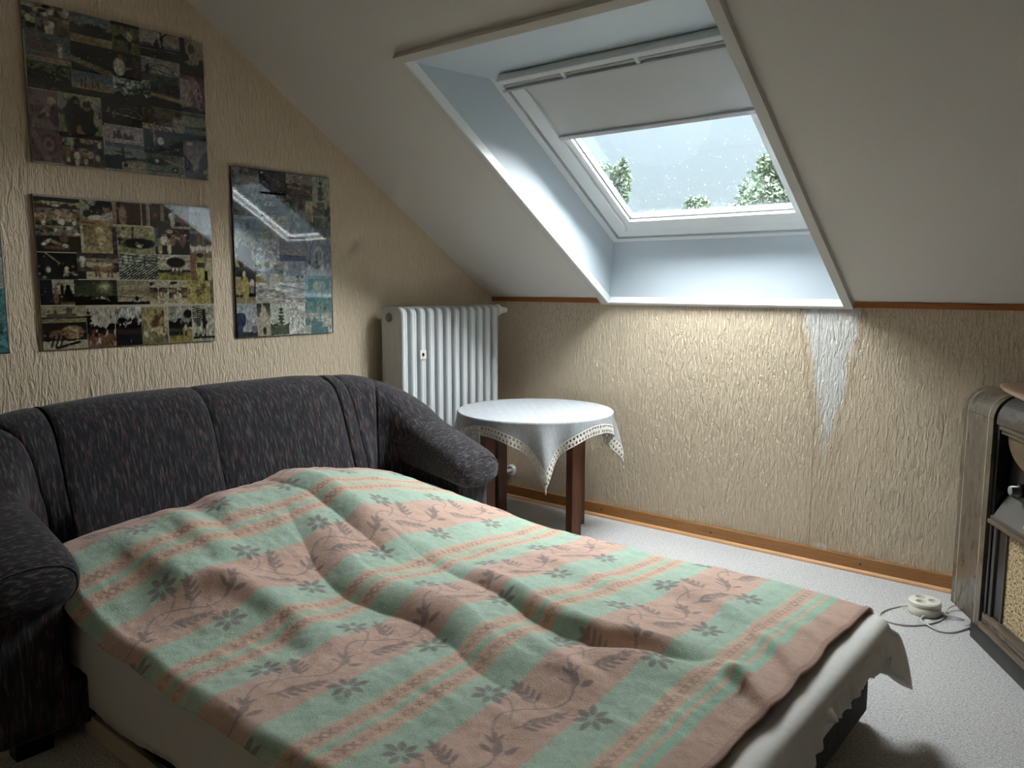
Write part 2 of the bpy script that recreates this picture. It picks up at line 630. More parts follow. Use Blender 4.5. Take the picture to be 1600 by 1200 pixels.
def sbox(name, x0, x1, s0, s1, o0, o1, mat, parent=win, bevel=0.0):
    return box(name, (x0, x1, s0, s1, o0, o1), mat, parent, bevel, f=SL)


def quad(name, pts, mat, parent, thick):
    """flat board through four points, thickened along its normal"""
    P = [Vector(p) for p in pts]
    n = (P[1] - P[0]).cross(P[3] - P[0]).normalized() * thick
    V = [tuple(p) for p in P] + [tuple(p + n) for p in P]
    return recalc(mesh(name, V, BOXF, mat, parent))


sb, st = FOFF * math.tan(ALPHA), OS1 - FOFF / math.tan(ALPHA)     # where plumb and level linings reach the frame
quad('lining_board', [SL(OX0, OS1, -0.02), SL(OX0, -0.01, -0.02), SL(OX0 + 0.028, sb, FOFF + 0.05), SL(OX0 + 0.028, st, FOFF + 0.05)], 'lining_board', win, -0.012)
quad('lining_board', [SL(OX1, OS1, -0.02), SL(OX1, -0.01, -0.02), SL(OX1 - 0.012, sb, FOFF + 0.05), SL(OX1 - 0.012, st, FOFF + 0.05)], 'lining_board', win, 0.012)
bl = quad('lining_board', [SL(OX0, 0.0, -0.01), SL(OX1, 0.0, -0.01), SL(OX1, sb + 0.02, FOFF + 0.03), SL(OX0, sb + 0.02, FOFF + 0.03)], 'lining_board', win, -0.012)
quad('lining_board', [SL(OX0, OS1, -0.015), SL(OX1, OS1, -0.015), SL(OX1, st - 0.03, FOFF + 0.03), SL(OX0, st - 0.03, FOFF + 0.03)], 'lining_board', win, 0.012)

# boards framing the opening on the room side
sbox('trim_board', OX0 - 0.046, OX0, -0.021, OS1 + 0.034, -0.026, 0.0, 'trim_white')
sbox('trim_board', OX1, OX1 + 0.040, -0.021, OS1 + 0.034, -0.026, 0.0, 'trim_white')
sbox('trim_board', OX0, OX1, OS1, OS1 + 0.034, -0.026, 0.0, 'trim_white')
sbox('trim_board', OX0, OX1, -0.021, 0.0, -0.026, 0.0, 'trim_white')
# thin bright edging strip inside the boards
sbox('edge_strip', OX0 - 0.002, OX0 + 0.009, 0.0, OS1, -0.028, 0.012, 'window_white')
sbox('edge_strip', OX0 + 0.014, OX1, -0.002, 0.012, -0.028, 0.010, 'window_white')


def ring(name, x0, x1, s0, s1, w, o0, o1, mat, ws=None, parent=win):
    ws = ws or w
    return join_boxes(name, [(x0, x0 + w, s0, s1, o0, o1), (x1 - w, x1, s0, s1, o0, o1), (x0 + w, x1 - w, s0, s0 + ws, o0, o1), (x0 + w, x1 - w, s1 - ws, s1, o0, o1)], mat, parent, f=SL)


FX0, FX1, FS0, FS1 = 0.893, 2.163, 0.150, 1.440
ring('frame_lip', FX0, FX1, FS0, FS1, 0.050, FOFF - 0.004, FOFF + 0.05, 'window_white')
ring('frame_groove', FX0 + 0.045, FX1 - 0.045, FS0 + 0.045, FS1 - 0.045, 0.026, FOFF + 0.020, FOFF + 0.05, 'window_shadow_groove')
ring('frame', FX0 + 0.064, FX1 - 0.064, FS0 + 0.062, FS1 - 0.062, 0.066, FOFF + 0.002, FOFF + 0.055, 'window_white', 0.052)
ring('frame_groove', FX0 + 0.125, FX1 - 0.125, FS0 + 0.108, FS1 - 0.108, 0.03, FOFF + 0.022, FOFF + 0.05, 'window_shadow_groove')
sash = ring('sash', 1.042, 2.03, 0.275, 1.36, 0.053, FOFF - 0.006, FOFF + 0.05, 'window_white', 0.076)
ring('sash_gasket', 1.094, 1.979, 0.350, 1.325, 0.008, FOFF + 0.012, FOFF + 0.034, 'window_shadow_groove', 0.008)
pane = sbox('pane', 1.095, 1.985, 0.350, 1.325, FOFF + 0.024, FOFF + 0.028, 'pane_glass')
# ventilation bar along the top: channel, lip and brackets
bar = sbox('ventilation_bar', 0.995, 2.07, 1.438, 1.462, FOFF - 0.075, FOFF - 0.03, 'window_white', bevel=0.003)
sbox('bar_lip', 0.995, 2.07, 1.396, 1.406, FOFF - 0.075, FOFF - 0.055, 'aluminium', bar)
sbox('bar_rail', 1.005, 2.06, 1.416, 1.424, FOFF - 0.066, FOFF - 0.056, 'aluminium', bar)
sbox('bar_back', 0.998, 2.065, 1.396, 1.446, FOFF - 0.058, FOFF - 0.006, 'window_white', bar)
for bx in (0.995, 1.325, 1.672, 2.052):
    sbox('bracket', bx, bx + 0.016, 1.396, 1.445, FOFF - 0.072, FOFF - 0.02, 'window_white', bar, 0.002)
# rain on the pane
rng = np.random.default_rng(5)
V, F = [], []
for k in range(230):
    x = rng.uniform(1.10, 1.98)
    s = 0.36 + 0.50 * rng.random() ** 1.7
    r = rng.uniform(0.0007, 0.0018)
    b = len(V)
    el = rng.uniform(1.0, 1.8)
    for (h, q) in ((0, 1.0), (0.45, 0.75)):
        for i in range(6):
            a = i * PI / 3
            V.append(SL(x + r * q * math.cos(a), s + r * q * el * math.sin(a), FOFF + 0.0281 + h * r))
    V.append(SL(x, s, FOFF + 0.0281 + 0.65 * r))
    for i in range(6):
        j = (i + 1) % 6
        F.append((b + i, b + j, b + 6 + j))
        F.append((b + i, b + 6 + j, b + 6 + i))
        F.append((b + 6 + i, b + 6 + j, b + 12))
    F.append(tuple(b + i for i in range(6))[::-1])
tag(mesh('raindrops', V, F, 'rain_drop', win, True), kind='stuff')

# portal so daylight is sampled through the opening
pl = bpy.data.lights.new('window_portal', 'AREA')
pl.shape = 'RECTANGLE'
pl.size, pl.size_y = 1.0, 1.05
pl.energy = 1
pl.cycles.is_portal = True
po = bpy.data.objects.new('window_portal', pl)
COL.objects.link(po)
nrm = Vector((0, SA, CA))
po.matrix_world = Matrix.Translation(Vector(SL(1.54, 0.84, FOFF + 0.09))) @ Matrix(((1, 0, 0, 0), (0, -CA, SA, 0), (0, SA, CA, 0), (0, 0, 0, 1)))

# ------------------------------------------------------------------ roller blind, pulled halfway down
bd = tag(empty('roller_blind', SL(1.54, 1.2, FOFF)), 'pale grey roller blind pulled halfway down inside the roof window', 'blind')
V, nn = [], 40
for j in range(15):
    for i in range(nn):
        u, w_ = i / (nn - 1), j / 14
        o = FOFF - 0.014 + 0.004 * math.sin(7 * u + 3 * w_) * w_ * (1 - w_) * 4 + 0.006 * math.exp(-((u - 0.87 + 0.12 * w_) / 0.03) ** 2) * (1 - w_)
        V.append(SL(1.058 + u * 0.966, 1.022 + w_ * 0.378, o))
fab = big_mesh('blind_fabric', np.array(V), grid_faces(15, nn), 'blind_fabric', bd)
md = fab.modifiers.new('thick', 'SOLIDIFY')
md.thickness = 0.001
sbox('bottom_bar', 1.052, 2.03, 1.012, 1.037, FOFF - 0.025, FOFF - 0.004, 'aluminium', bd, 0.003)
for rx in (1.040, 2.022):
    sbox('side_rail', rx, rx + 0.016, 0.30, 1.40, FOFF - 0.022, FOFF - 0.0085, 'window_white', bd, 0.002)

# ------------------------------------------------------------------ outdoors
ks(mesh('ground', [(-30, 2, -4), (20, 2, -4), (20, 40, -4), (-30, 40, -4)], [(0, 1, 2, 3)], 'lawn'))


def tree(label, base, crowns, seed, n, trunk_r=0.16, leafs=0.11):
    rng = np.random.default_rng(seed)
    t = tag(empty('garden_tree', base), label, 'tree')
    top = max(c[2] for c in crowns)
    pts = [(base[0], base[1], base[2]), (base[0] + 0.1, base[1], base[2] + 2.2), (crowns[0][0], crowns[0][1], top)]
    tube('trunk', pts, trunk_r, 'bark', t, 8, smooth_path=4)
    V, F = [], []
    per = n // len(crowns)
    for (x, y, z, rx, rz) in crowns:
        for k in range(per):
            d = rng.normal(size=3)
            d /= np.linalg.norm(d)
            rr_ = rng.random() ** 0.4
            p = np.array([x, y, z]) + d * np.array([rx, rx, rz]) * rr_
            a = rng.normal(size=3); a /= np.linalg.norm(a)
            c = np.cross(a, rng.normal(size=3)); c /= np.linalg.norm(c)
            L = leafs * rng.uniform(0.6, 1.3)
            b = len(V)
            V += [p - a * L, p + c * L * 0.45, p + a * L, p - c * L * 0.45]
            F.append((b, b + 1, b + 2, b + 3))
    tag(mesh('foliage', np.array(V), F, 'leaf', t), kind='stuff')
    return t


tree('green leafy tree rising at the right of the window pane', (-1.75, 9.4, -4), [(-1.95, 9.2, 2.75, 0.50, 0.55), (-1.45, 9.5, 3.05, 0.55, 0.50), (-2.3, 9.0, 2.45, 0.35, 0.28), (-1.2, 9.6, 2.7, 0.7, 0.6), (-1.85, 9.2, 3.3, 0.28, 0.22)], 3, 9500, 0.12, 0.052)
tree('slender grey tree at the left edge of the pane', (-4.05, 8.0, -4), [(-4.4, 7.8, 3.25, 0.36, 0.17), (-4.0, 8.0, 3.05, 0.15, 0.42), (-4.15, 7.9, 2.62, 0.30, 0.18)], 4, 3600, 0.09, 0.045)
tree('small round treetop low in the middle of the pane', (-2.95, 8.7, -4), [(-2.93, 8.65, 2.62, 0.22, 0.20), (-3.2, 8.5, 2.42, 0.36, 0.17), (-2.72, 8.7, 2.44, 0.20, 0.16), (-3.55, 8.3, 2.46, 0.25, 0.13)], 6, 5000, 0.09, 0.045)
# ================================================================== PHOTO BOARDS ON THE GABLE WALL
PH_A = [(-2.641, -2.472, 2.278, 2.384, 'market'), (-2.475, -2.315, 2.274, 2.382, 'palmbeach'), (-2.317, -2.204, 2.271, 2.385, 'golfer'), (-2.205, -2.034, 2.277, 2.388, 'bench'), (-2.037, -1.925, 2.232, 2.39, 'smoke'), (-2.636, -2.474, 2.178, 2.279, 'pagodas'), (-2.477, -2.317, 2.169, 2.275, 'night'), (-2.319, -2.203, 2.172, 2.272, 'mansit'), (-2.204, -2.036, 2.181, 2.281, 'arch'), (-2.636, -2.478, 2.075, 2.177, 'palms'), (-2.48, -2.321, 2.071, 2.172, 'sails'), (-2.322, -2.171, 2.071, 2.178, 'palms2'), (-2.172, -2.041, 2.081, 2.182, 'sunset'), (-2.041, -1.928, 2.082, 2.233, 'pinkfig'), (-2.638, -2.532, 1.929, 2.071, 'pinkanimal'), (-2.536, -2.375, 1.912, 2.078, 'couple'), (-2.374, -2.211, 1.975, 2.08, 'nightarch'), (-2.212, -2.084, 1.978, 2.08, 'car'), (-2.086, -1.931, 1.969, 2.08, 'beachgirl'), (-2.637, -2.53, 1.809, 1.931, 'pinkcoil'), (-2.532, -2.373, 1.807, 1.918, 'market'), (-2.368, -2.21, 1.898, 1.985, 'sails2'), (-2.373, -2.206, 1.802, 1.898, 'house'), (-2.211, -2.039, 1.891, 1.988, 'darkman'), (-2.205, -2.04, 1.799, 1.892, 'car2'), (-2.038, -1.929, 1.806, 1.971, 'street')]
PH_B = [(-2.645, -2.48, 1.571, 1.678, 'stall'), (-2.48, -2.356, 1.58, 1.679, 'faces'), (-2.356, -2.192, 1.583, 1.681, 'brown'), (-2.192, -2.028, 1.586, 1.685, 'figures'), (-2.03, -1.927, 1.487, 1.685, 'palmtree'), (-2.647, -2.483, 1.472, 1.572, 'sitters'), (-2.484, -2.343, 1.472, 1.58, 'statue'), (-2.343, -2.186, 1.475, 1.584, 'field'), (-2.186, -2.03, 1.475, 1.586, 'people'), (-2.646, -2.503, 1.367, 1.469, 'darkmarket'), (-2.503, -2.342, 1.369, 1.472, 'ox'), (-2.342, -2.177, 1.368, 1.473, 'terraces'), (-2.177, -2.033, 1.367, 1.474, 'roundtree'), (-2.032, -1.925, 1.366, 1.486, 'people2'), (-2.644, -2.521, 1.269, 1.366, 'crowd'), (-2.521, -2.355, 1.266, 1.366, 'moon'), (-2.355, -2.221, 1.265, 1.364, 'hazy'), (-2.221, -2.054, 1.264, 1.365, 'shopfront'), (-2.054, -1.928, 1.263, 1.366, 'yellow'), (-2.646, -2.481, 1.2, 1.265, 'skyline'), (-2.647, -2.483, 1.097, 1.2, 'cart'), (-2.481, -2.372, 1.096, 1.256, 'temple'), (-2.369, -2.262, 1.097, 1.256, 'darkpalms'), (-2.258, -2.149, 1.096, 1.254, 'monkey'), (-2.144, -2.038, 1.097, 1.255, 'walker'), (-2.034, -1.931, 1.097, 1.257, 'ruins')]
PH_C = [(-1.812, -1.673, 1.779, 1.877, 'greyrock'), (-1.673, -1.526, 1.771, 1.878, 'darkfig'), (-1.526, -1.37, 1.775, 1.879, 'lizard'), (-1.373, -1.264, 1.631, 1.88, 'pagoda'), (-1.812, -1.667, 1.664, 1.78, 'hill'), (-1.667, -1.512, 1.676, 1.781, 'redtrees'), (-1.514, -1.373, 1.575, 1.779, 'totem'), (-1.812, -1.658, 1.565, 1.664, 'bluesea'), (-1.658, -1.516, 1.568, 1.677, 'buildings'), (-1.815, -1.705, 1.412, 1.564, 'coupledark'), (-1.704, -1.575, 1.458, 1.566, 'crowdlight'), (-1.575, -1.423, 1.462, 1.57, 'dusk'), (-1.424, -1.269, 1.392, 1.627, 'rings'), (-1.817, -1.712, 1.261, 1.412, 'kimono'), (-1.708, -1.557, 1.359, 1.459, 'standman'), (-1.557, -1.427, 1.362, 1.462, 'bowl'), (-1.431, -1.272, 1.205, 1.392, 'tealarch'), (-1.713, -1.431, 1.258, 1.359, 'roof'), (-1.819, -1.711, 1.106, 1.261, 'bluetower'), (-1.711, -1.638, 1.104, 1.259, 'whitefig'), (-1.638, -1.533, 1.103, 1.261, 'greenpagoda'), (-1.533, -1.436, 1.105, 1.259, 'snowy'), (-1.437, -1.275, 1.102, 1.205, 'tealstreet')]

PW, PHH = 44, 34
UX, UY = np.meshgrid(np.linspace(0, 1, PW), np.linspace(0, 1, PHH), indexing='ij')   # uy up


def vn(rng, sx, sy):
    """smooth value noise on the print"""
    g = rng.random((int(sx) + 3, int(sy) + 3))
    x, y = UX * sx, UY * sy
    i, j = x.astype(int), y.astype(int)
    fx, fy = x - i, y - j
    fx, fy = fx * fx * (3 - 2 * fx), fy * fy * (3 - 2 * fy)
    return g[i, j] * (1 - fx) * (1 - fy) + g[i + 1, j] * fx * (1 - fy) + g[i, j + 1] * (1 - fx) * fy + g[i + 1, j + 1] * fx * fy


class Pic:
    def __init__(s, rng, top, bot=None):
        bot = bot or top
        s.r = rng
        s.a = np.zeros((PW, PHH, 3))
        for k in range(3):
            s.a[..., k] = bot[k] + (top[k] - bot[k]) * UY

    def put(s, mask, c):
        mask = np.clip(mask, 0, 1)[..., None]
        s.a = s.a * (1 - mask) + np.array(c) * mask
        return s

    def ell(s, x, y, rx, ry, c, soft=0.25, rot=0):
        dx, dy = UX - x, UY - y
        if rot:
            dx, dy = dx * math.cos(rot) + dy * math.sin(rot), -dx * math.sin(rot) + dy * math.cos(rot)
        d = np.sqrt((dx / rx) ** 2 + (dy / ry) ** 2)
        return s.put((1 - d) / soft + 0.5, c)

    def rect(s, x0, x1, y0, y1, c):
        return s.put(((UX >= x0) & (UX <= x1) & (UY >= y0) & (UY <= y1)).astype(float), c)

    def ground(s, h, c, rough=0.03, n=9):
        return s.put((UY < h + (vn(s.r, n, 1) - 0.5) * rough * 2).astype(float), c)

    def ridge(s, h, amp, c, n=10, base=0.0):
        return s.put(((UY < h + (vn(s.r, n, 1) - 0.5) * amp * 2 + (vn(s.r, n * 3, 1) - 0.5) * amp) & (UY > base)).astype(float), c)

    def tex(s, amp, sx=14, sy=10, mask=None):
        n = 1 + amp * (vn(s.r, sx, sy) - 0.5) * 2
        if mask is not None:
            n = np.where(mask, n, 1)
        s.a *= n[..., None]
        return s

    def blobs(s, n, y0, y1, r, cols, x0=0, x1=1):
        for _ in range(n):
            s.ell(s.r.uniform(x0, x1), s.r.uniform(y0, y1), r * s.r.uniform(0.5, 1.4), r * s.r.uniform(0.5, 1.6), cols[s.r.integers(len(cols))], 0.5)
        return s

    def person(s, x, y, h, shirt, legs, skin=(0.30, 0.18, 0.11)):
        s.ell(x - 0.012, y + h * 0.22, h * 0.07, h * 0.26, legs)
        s.ell(x + 0.014, y + h * 0.22, h * 0.07, h * 0.26, legs)
        s.ell(x, y + h * 0.62, h * 0.14, h * 0.24, shirt)
        s.ell(x, y + h * 0.92, h * 0.08, h * 0.10, skin)
        s.ell(x, y + h * 0.97, h * 0.08, h * 0.06, (0.03, 0.025, 0.02))
        return s

    def line(s, x0, y0, x1, y1, w, c):
        vx, vy = x1 - x0, y1 - y0
        t = np.clip(((UX - x0) * vx + (UY - y0) * vy) / (vx * vx + vy * vy + 1e-9), 0, 1)
        d = np.hypot(UX - x0 - t * vx, UY - y0 - t * vy)
        return s.put((w - d) / (w * 0.5) + 0.5, c)

    def palm(s, x, y, h, c):
        s.line(x, y, x + 0.02, y + h, 0.012, c)
        for k in range(7):
            a = PI * k / 6
            s.line(x + 0.02, y + h, x + 0.02 + 0.11 * math.cos(a), y + h + 0.10 * math.sin(a) - 0.04, 0.014, c)
        return s


DK, BK = (0.035, 0.034, 0.028), (0.012, 0.012, 0.012)
CR, SKY, GRN = (0.46, 0.41, 0.28), (0.34, 0.38, 0.36), (0.12, 0.13, 0.06)
WH, BRN = (0.60, 0.57, 0.48), (0.20, 0.12, 0.07)
TEAL = (0.06, 0.26, 0.28)


def paint(kind, seed):
    r = np.random.default_rng(seed)
    P = lambda a, b=None: Pic(r, a, b)
    k = kind
    if k in ('market', 'stall', 'shopfront'):
        p = P((0.30, 0.27, 0.20), (0.10, 0.08, 0.05)).tex(0.8, 9, 7)
        p.rect(0, 1, 0.62, 0.80, (0.08, 0.05, 0.04)).blobs(14, 0.70, 0.95, 0.07, [CR, WH, DK])
        for i in range(7):
            p.person(r.uniform(0.05, 0.95), r.uniform(0.02, 0.15), r.uniform(0.38, 0.55), [WH, CR, (0.36, 0.20, 0.07), DK][i % 4], DK if i % 2 else WH)
        if k == 'shopfront':
            p.rect(0, 1, 0.0, 0.26, CR).rect(0, 1, 0.72, 1, CR).blobs(4, 0.8, 0.95, 0.08, [BK])
            for i in range(7):
                p.rect(0.08 + i * 0.13, 0.11 + i * 0.13, 0.27, 0.70, WH if i % 2 else BRN)
        if k == 'stall':
            p.rect(0, 1, 0.86, 1, BK).line(0.0, 0.8, 1, 0.82, 0.015, CR).blobs(10, 0.22, 0.5, 0.08, [(0.34, 0.18, 0.05), CR])
    elif k == 'palmbeach':
        p = P((0.13, 0.17, 0.19), (0.42, 0.42, 0.36)).ridge(0.62, 0.10, BK, 12, 0.28)
        p.put((UX < 0.1) * 0.0, BK).ridge(0.28, 0.02, (0.34, 0.27, 0.16), 6)
        [p.palm(0.35 + 0.1 * i, 0.4, 0.22 + 0.05 * (i % 2), BK) for i in range(5)]
    elif k in ('golfer', 'mansit', 'beachgirl', 'standman', 'walker'):
        bgc = {'golfer': (0.15, 0.16, 0.07), 'mansit': (0.05, 0.045, 0.03), 'beachgirl': (0.16, 0.19, 0.14), 'standman': (0.44, 0.40, 0.26), 'walker': (0.34, 0.34, 0.28)}[k]
        p = P(bgc, tuple(c * 0.8 for c in bgc)).tex(0.5, 8, 6).ridge(0.55, 0.15, DK, 8, 0.4)
        if k == 'golfer':
            p.rect(0, 1, 0.9, 1, DK).person(0.62, 0.15, 0.7, CR, BK)
        elif k == 'mansit':
            p.ell(0.22, 0.42, 0.2, 0.34, WH).ell(0.26, 0.80, 0.09, 0.10, (0.34, 0.22, 0.13)).line(0.35, 0.35, 0.70, 0.45, 0.04, (0.36, 0.24, 0.14)).ell(0.78, 0.45, 0.14, 0.4, (0.10, 0.05, 0.03))
        elif k == 'beachgirl':
            p.rect(0, 1, 0, 0.22, DK).rect(0.3, 1, 0.5, 0.85, (0.25, 0.29, 0.22)).ell(0.2, 0.42, 0.18, 0.3, (0.33, 0.27, 0.20)).ell(0.2, 0.76, 0.09, 0.11, (0.16, 0.09, 0.06)).ell(0.2, 0.83, 0.1, 0.07, BK)
        elif k == 'standman':
            p.rect(0, 1, 0, 0.3, (0.30, 0.26, 0.12)).person(0.42, 0.08, 0.8, (0.20, 0.24, 0.24), (0.10, 0.11, 0.12)).blobs(9, 0.4, 0.8, 0.07, [DK, GRN])
        else:
            p.ground(0.38, (0.32, 0.25, 0.08)).rect(0, 0.6, 0.2, 0.4, DK).blobs(6, 0.42, 0.6, 0.09, [BK], 0, 1).ell(0.85, 0.78, 0.2, 0.12, BK).palm(0.45, 0.4, 0.22, BK).person(0.72, 0.18, 0.36, WH, BK)
    elif k == 'bench':
        p = P((0.36, 0.35, 0.28)).ridge(0.52, 0.06, (0.09, 0.08, 0.11), 14).ground(0.40, DK).line(0.56, 0.3, 0.52, 1, 0.03, BK).line(0.53, 0.8, 0.68, 1, 0.02, BK).person(0.42, 0.2, 0.5, BK, BK, BK).line(0, 0.3, 1, 0.34, 0.012, (0.2, 0.19, 0.15))
    elif k == 'smoke':
        p = P((0.40, 0.36, 0.28), (0.34, 0.29, 0.20)).ridge(0.33, 0.06, BK, 9).ell(0.12, 0.65, 0.14, 0.45, BK).ell(0.5, 0.75, 0.14, 0.13, (0.12, 0.09, 0.07)).rect(0.8, 0.98, 0, 0.5, BK).ell(0.2, 0.5, 0.2, 0.12, DK)
    elif k in ('pagodas', 'pagoda', 'greenpagoda', 'temple'):
        sky = {'pagodas': (0.14, 0.17, 0.15), 'pagoda': (0.36, 0.38, 0.30), 'greenpagoda': (0.48, 0.50, 0.44), 'temple': (0.42, 0.39, 0.31)}[k]
        p = P(sky, tuple(min(1, c * 1.3) for c in sky))
        col = {'pagodas': (0.22, 0.14, 0.11), 'pagoda': BK, 'greenpagoda': (0.05, 0.10, 0.06), 'temple': BK}[k]
        xs = {'pagodas': (0.2, 0.5), 'pagoda': (0.45,), 'greenpagoda': (0.58,), 'temple': (0.05,)}[k]
        y0 = {'pagoda': 0.42, 'temple': 0.42}.get(k, 0.34)
        for x in xs:
            for i in range(5):
                w = 0.20 - 0.022 * i
                p.rect(x - w * 0.6, x + w * 0.6, y0 + i * 0.10, y0 + 0.07 + i * 0.10, col).put(((abs(UX - x) < w) & (abs(UY - (y0 + 0.07 + i * 0.1 - 0.12 * abs(UX - x))) < 0.022)).astype(float), tuple(c * 0.6 for c in col))
            p.line(x, y0 + 0.5, x, y0 + 0.62, 0.012, col)
        if k == 'pagodas':
            p.ground(0.2, (0.36, 0.29, 0.18)).rect(0.7, 0.8, 0.2, 0.75, CR).rect(0, 1, 0.18, 0.22, BRN)
        elif k == 'greenpagoda':
            p.ridge(0.36, 0.06, (0.07, 0.10, 0.06), 8).tex(0.7, 14, 12, UY < 0.36)
        elif k == 'pagoda':
            p.ground(0.40, (0.14, 0.17, 0.13), 0.02).tex(0.9, 8, 12, UY < 0.45).rect(0, 1, 0.20, 0.23, (0.3, 0.34, 0.3)).put((np.abs(UY - 0.30 + 0.2 * (UX - 0.5)) < 0.02) * 1.0, BK)
        else:
            p.ridge(0.55, 0.08, BK, 6, 0.3).ground(0.34, (0.20, 0.11, 0.06)).blobs(22, 0.05, 0.42, 0.055, [CR, (0.30, 0.10, 0.05), WH, BK])
    elif k in ('night', 'nightarch', 'darkman', 'darkfig', 'darkmarket'):
        p = P((0.022, 0.026, 0.022), (0.03, 0.03, 0.028))
        if k == 'night':
            p.put(((UY < 0.42 - 0.35 * UX + 0.08) & (UY > 0.3 - 0.38 * UX)) * 0.8, (0.26, 0.25, 0.11)).blobs(14, 0.35, 0.6, 0.018, [(0.3, 0.25, 0.2), CR]).tex(0.3)
        elif k == 'nightarch':
            d = np.abs(np.hypot((UX - 0.62) / 0.36, (UY - 0.45) / 0.30) - 1)
            p.put((d < 0.05) * (UY > 0.45) * 0.8, (0.22, 0.26, 0.2)).line(0.1, 0.56, 1, 0.42, 0.012, (0.26, 0.3, 0.22)).rect(0.14, 0.2, 0.5, 0.75, (0.32, 0.32, 0.08))
        elif k == 'darkmarket':
            p.blobs(14, 0.05, 0.35, 0.05, [CR, (0.2, 0.22, 0.16), BK]).person(0.25, 0.1, 0.42, WH, BK).line(0.2, 1, 0.55, 0.6, 0.014, CR).blobs(4, 0.45, 0.6, 0.03, [(0.4, 0.14, 0.06)]).ell(0.72, 0.42, 0.05, 0.07, WH)
        elif k == 'darkfig':
            p.put(p.a[..., 0] * 0 + 0.5, (0.09, 0.09, 0.10)).ell(0.6, 0.45, 0.15, 0.3, (0.14, 0.10, 0.11)).tex(0.5)
        else:
            p.put(p.a[..., 0] * 0 + 0.4, (0.06, 0.075, 0.06)).tex(0.5).line(0.28, 0.35, 0.25, 1.0, 0.02, CR).ell(0.42, 0.55, 0.08, 0.16, WH).line(0.45, 0.4, 0.62, 0.3, 0.03, (0.35, 0.22, 0.14)).ell(0.42, 0.78, 0.05, 0.07, BK)
    elif k == 'arch':
        p = P((0.30, 0.31, 0.27), (0.38, 0.38, 0.32)).ground(0.34, (0.10, 0.12, 0.11), 0.01)
        d = np.abs(np.hypot((UX - 0.52) / 0.30, (UY - 0.42) / 0.32) - 1)
        p.put((d < 0.07) * (UY > 0.42) * 1.0, (0.07, 0.07, 0.06)).line(0, 0.58, 0.95, 0.36, 0.018, DK).rect(0.1, 0.2, 0.3, 0.66, DK).tex(0.2)
    elif k in ('palms', 'palms2', 'darkpalms', 'hill', 'redtrees', 'snowy'):
        sk = {'palms': (0.10, 0.13, 0.08), 'palms2': (0.33, 0.38, 0.36), 'darkpalms': (0.42, 0.42, 0.36), 'hill': (0.16, 0.17, 0.15), 'redtrees': (0.24, 0.19, 0.17), 'snowy': (0.58, 0.58, 0.52)}[k]
        p = P(sk)
        if k == 'snowy':
            p.tex(0.5, 9, 14).put(((UY < 0.72) & (UY > 0.60)) * 0.6, (0.34, 0.36, 0.36)).blobs(8, 0.2, 0.55, 0.05, [(0.25, 0.27, 0.28)])
        else:
            p.ridge(0.42 if k != 'darkpalms' else 0.55, 0.1, BK, 8)
            [p.palm(r.uniform(0.05, 0.95), 0.3, r.uniform(0.2, 0.4), BK) for i in range(9)]
            p.ground(0.2, (0.05, 0.06, 0.03) if k != 'darkpalms' else (0.015, 0.015, 0.022)).tex(0.9, 18, 14)
    elif k in ('sails', 'sails2'):
        p = P((0.12, 0.17, 0.19), (0.36, 0.36, 0.28)) if k == 'sails' else P((0.42, 0.38, 0.38), (0.50, 0.44, 0.42))
        cc = (0.40, 0.32, 0.20) if k == 'sails' else (0.13, 0.11, 0.15)
        for i, (x, w, h) in enumerate([(0.25, 0.10, 0.32), (0.36, 0.11, 0.40), (0.52, 0.12, 0.30), (0.66, 0.10, 0.24)]):
            p.put(((UX > x - w * 0.3) & (UY > 0.38) & (UY < 0.38 + h - ((UX - x) / w) ** 2 * h)) * 1.0, tuple(c * (0.75 + 0.15 * (i % 2)) for c in cc)).line(x - w * 0.3, 0.38, x - w * 0.2, 0.38 + h, 0.012, BK)
        p.rect(0.12, 0.95, 0.33, 0.39, (0.42, 0.27, 0.12) if k == 'sails' else WH).ground(0.32 if k == 'sails' else 0.2, DK if k == 'sails' else (0.16, 0.17, 0.19), 0.01)
    elif k in ('sunset', 'dusk', 'moon', 'hazy', 'bluesea'):
        if k == 'sunset':
            p = P((0.06, 0.075, 0.07), (0.06, 0.07, 0.09)).put(np.exp(-((UY - 0.44 - 0.12 * (0.5 - UX)) / 0.08) ** 2), (0.46, 0.30, 0.12)).put((UY < 0.36 + 0.12 * (0.5 - UX)) * 1.0, BK)
        elif k == 'dusk':
            p = P((0.13, 0.13, 0.22), (0.42, 0.40, 0.30)).ground(0.26, (0.12, 0.12, 0.20), 0.01)
        elif k == 'moon':
            p = P((0.045, 0.055, 0.035), (0.10, 0.11, 0.06)).put(np.exp(-(((UX - 0.70) / 0.13) ** 2 + ((UY - 0.72) / 0.17) ** 2)), (0.44, 0.44, 0.25)).ridge(0.34, 0.05, BK, 12).blobs(6, 0.2, 0.32, 0.03, [CR], 0.4, 0.8).ground(0.15, BK)
        elif k == 'hazy':
            p = P((0.30, 0.26, 0.17), (0.38, 0.33, 0.22)).ridge(0.60, 0.06, (0.26, 0.22, 0.14), 7, 0.42).ground(0.14, BK, 0.03).line(0, 0.36, 0.7, 0.26, 0.016, DK).ell(0.6, 0.25, 0.06, 0.1, BK)
        else:
            p = P((0.20, 0.27, 0.34), (0.24, 0.32, 0.36)).rect(0, 1, 0.82, 1, (0.34, 0.40, 0.40)).ell(0.45, 0.55, 0.06, 0.14, (0.12, 0.14, 0.17)).ground(0.3, (0.34, 0.38, 0.36))
    elif k in ('pinkfig', 'pinkanimal', 'pinkcoil'):
        p = P((0.16, 0.08, 0.09), (0.30, 0.24, 0.23)).tex(0.6, 7, 7)
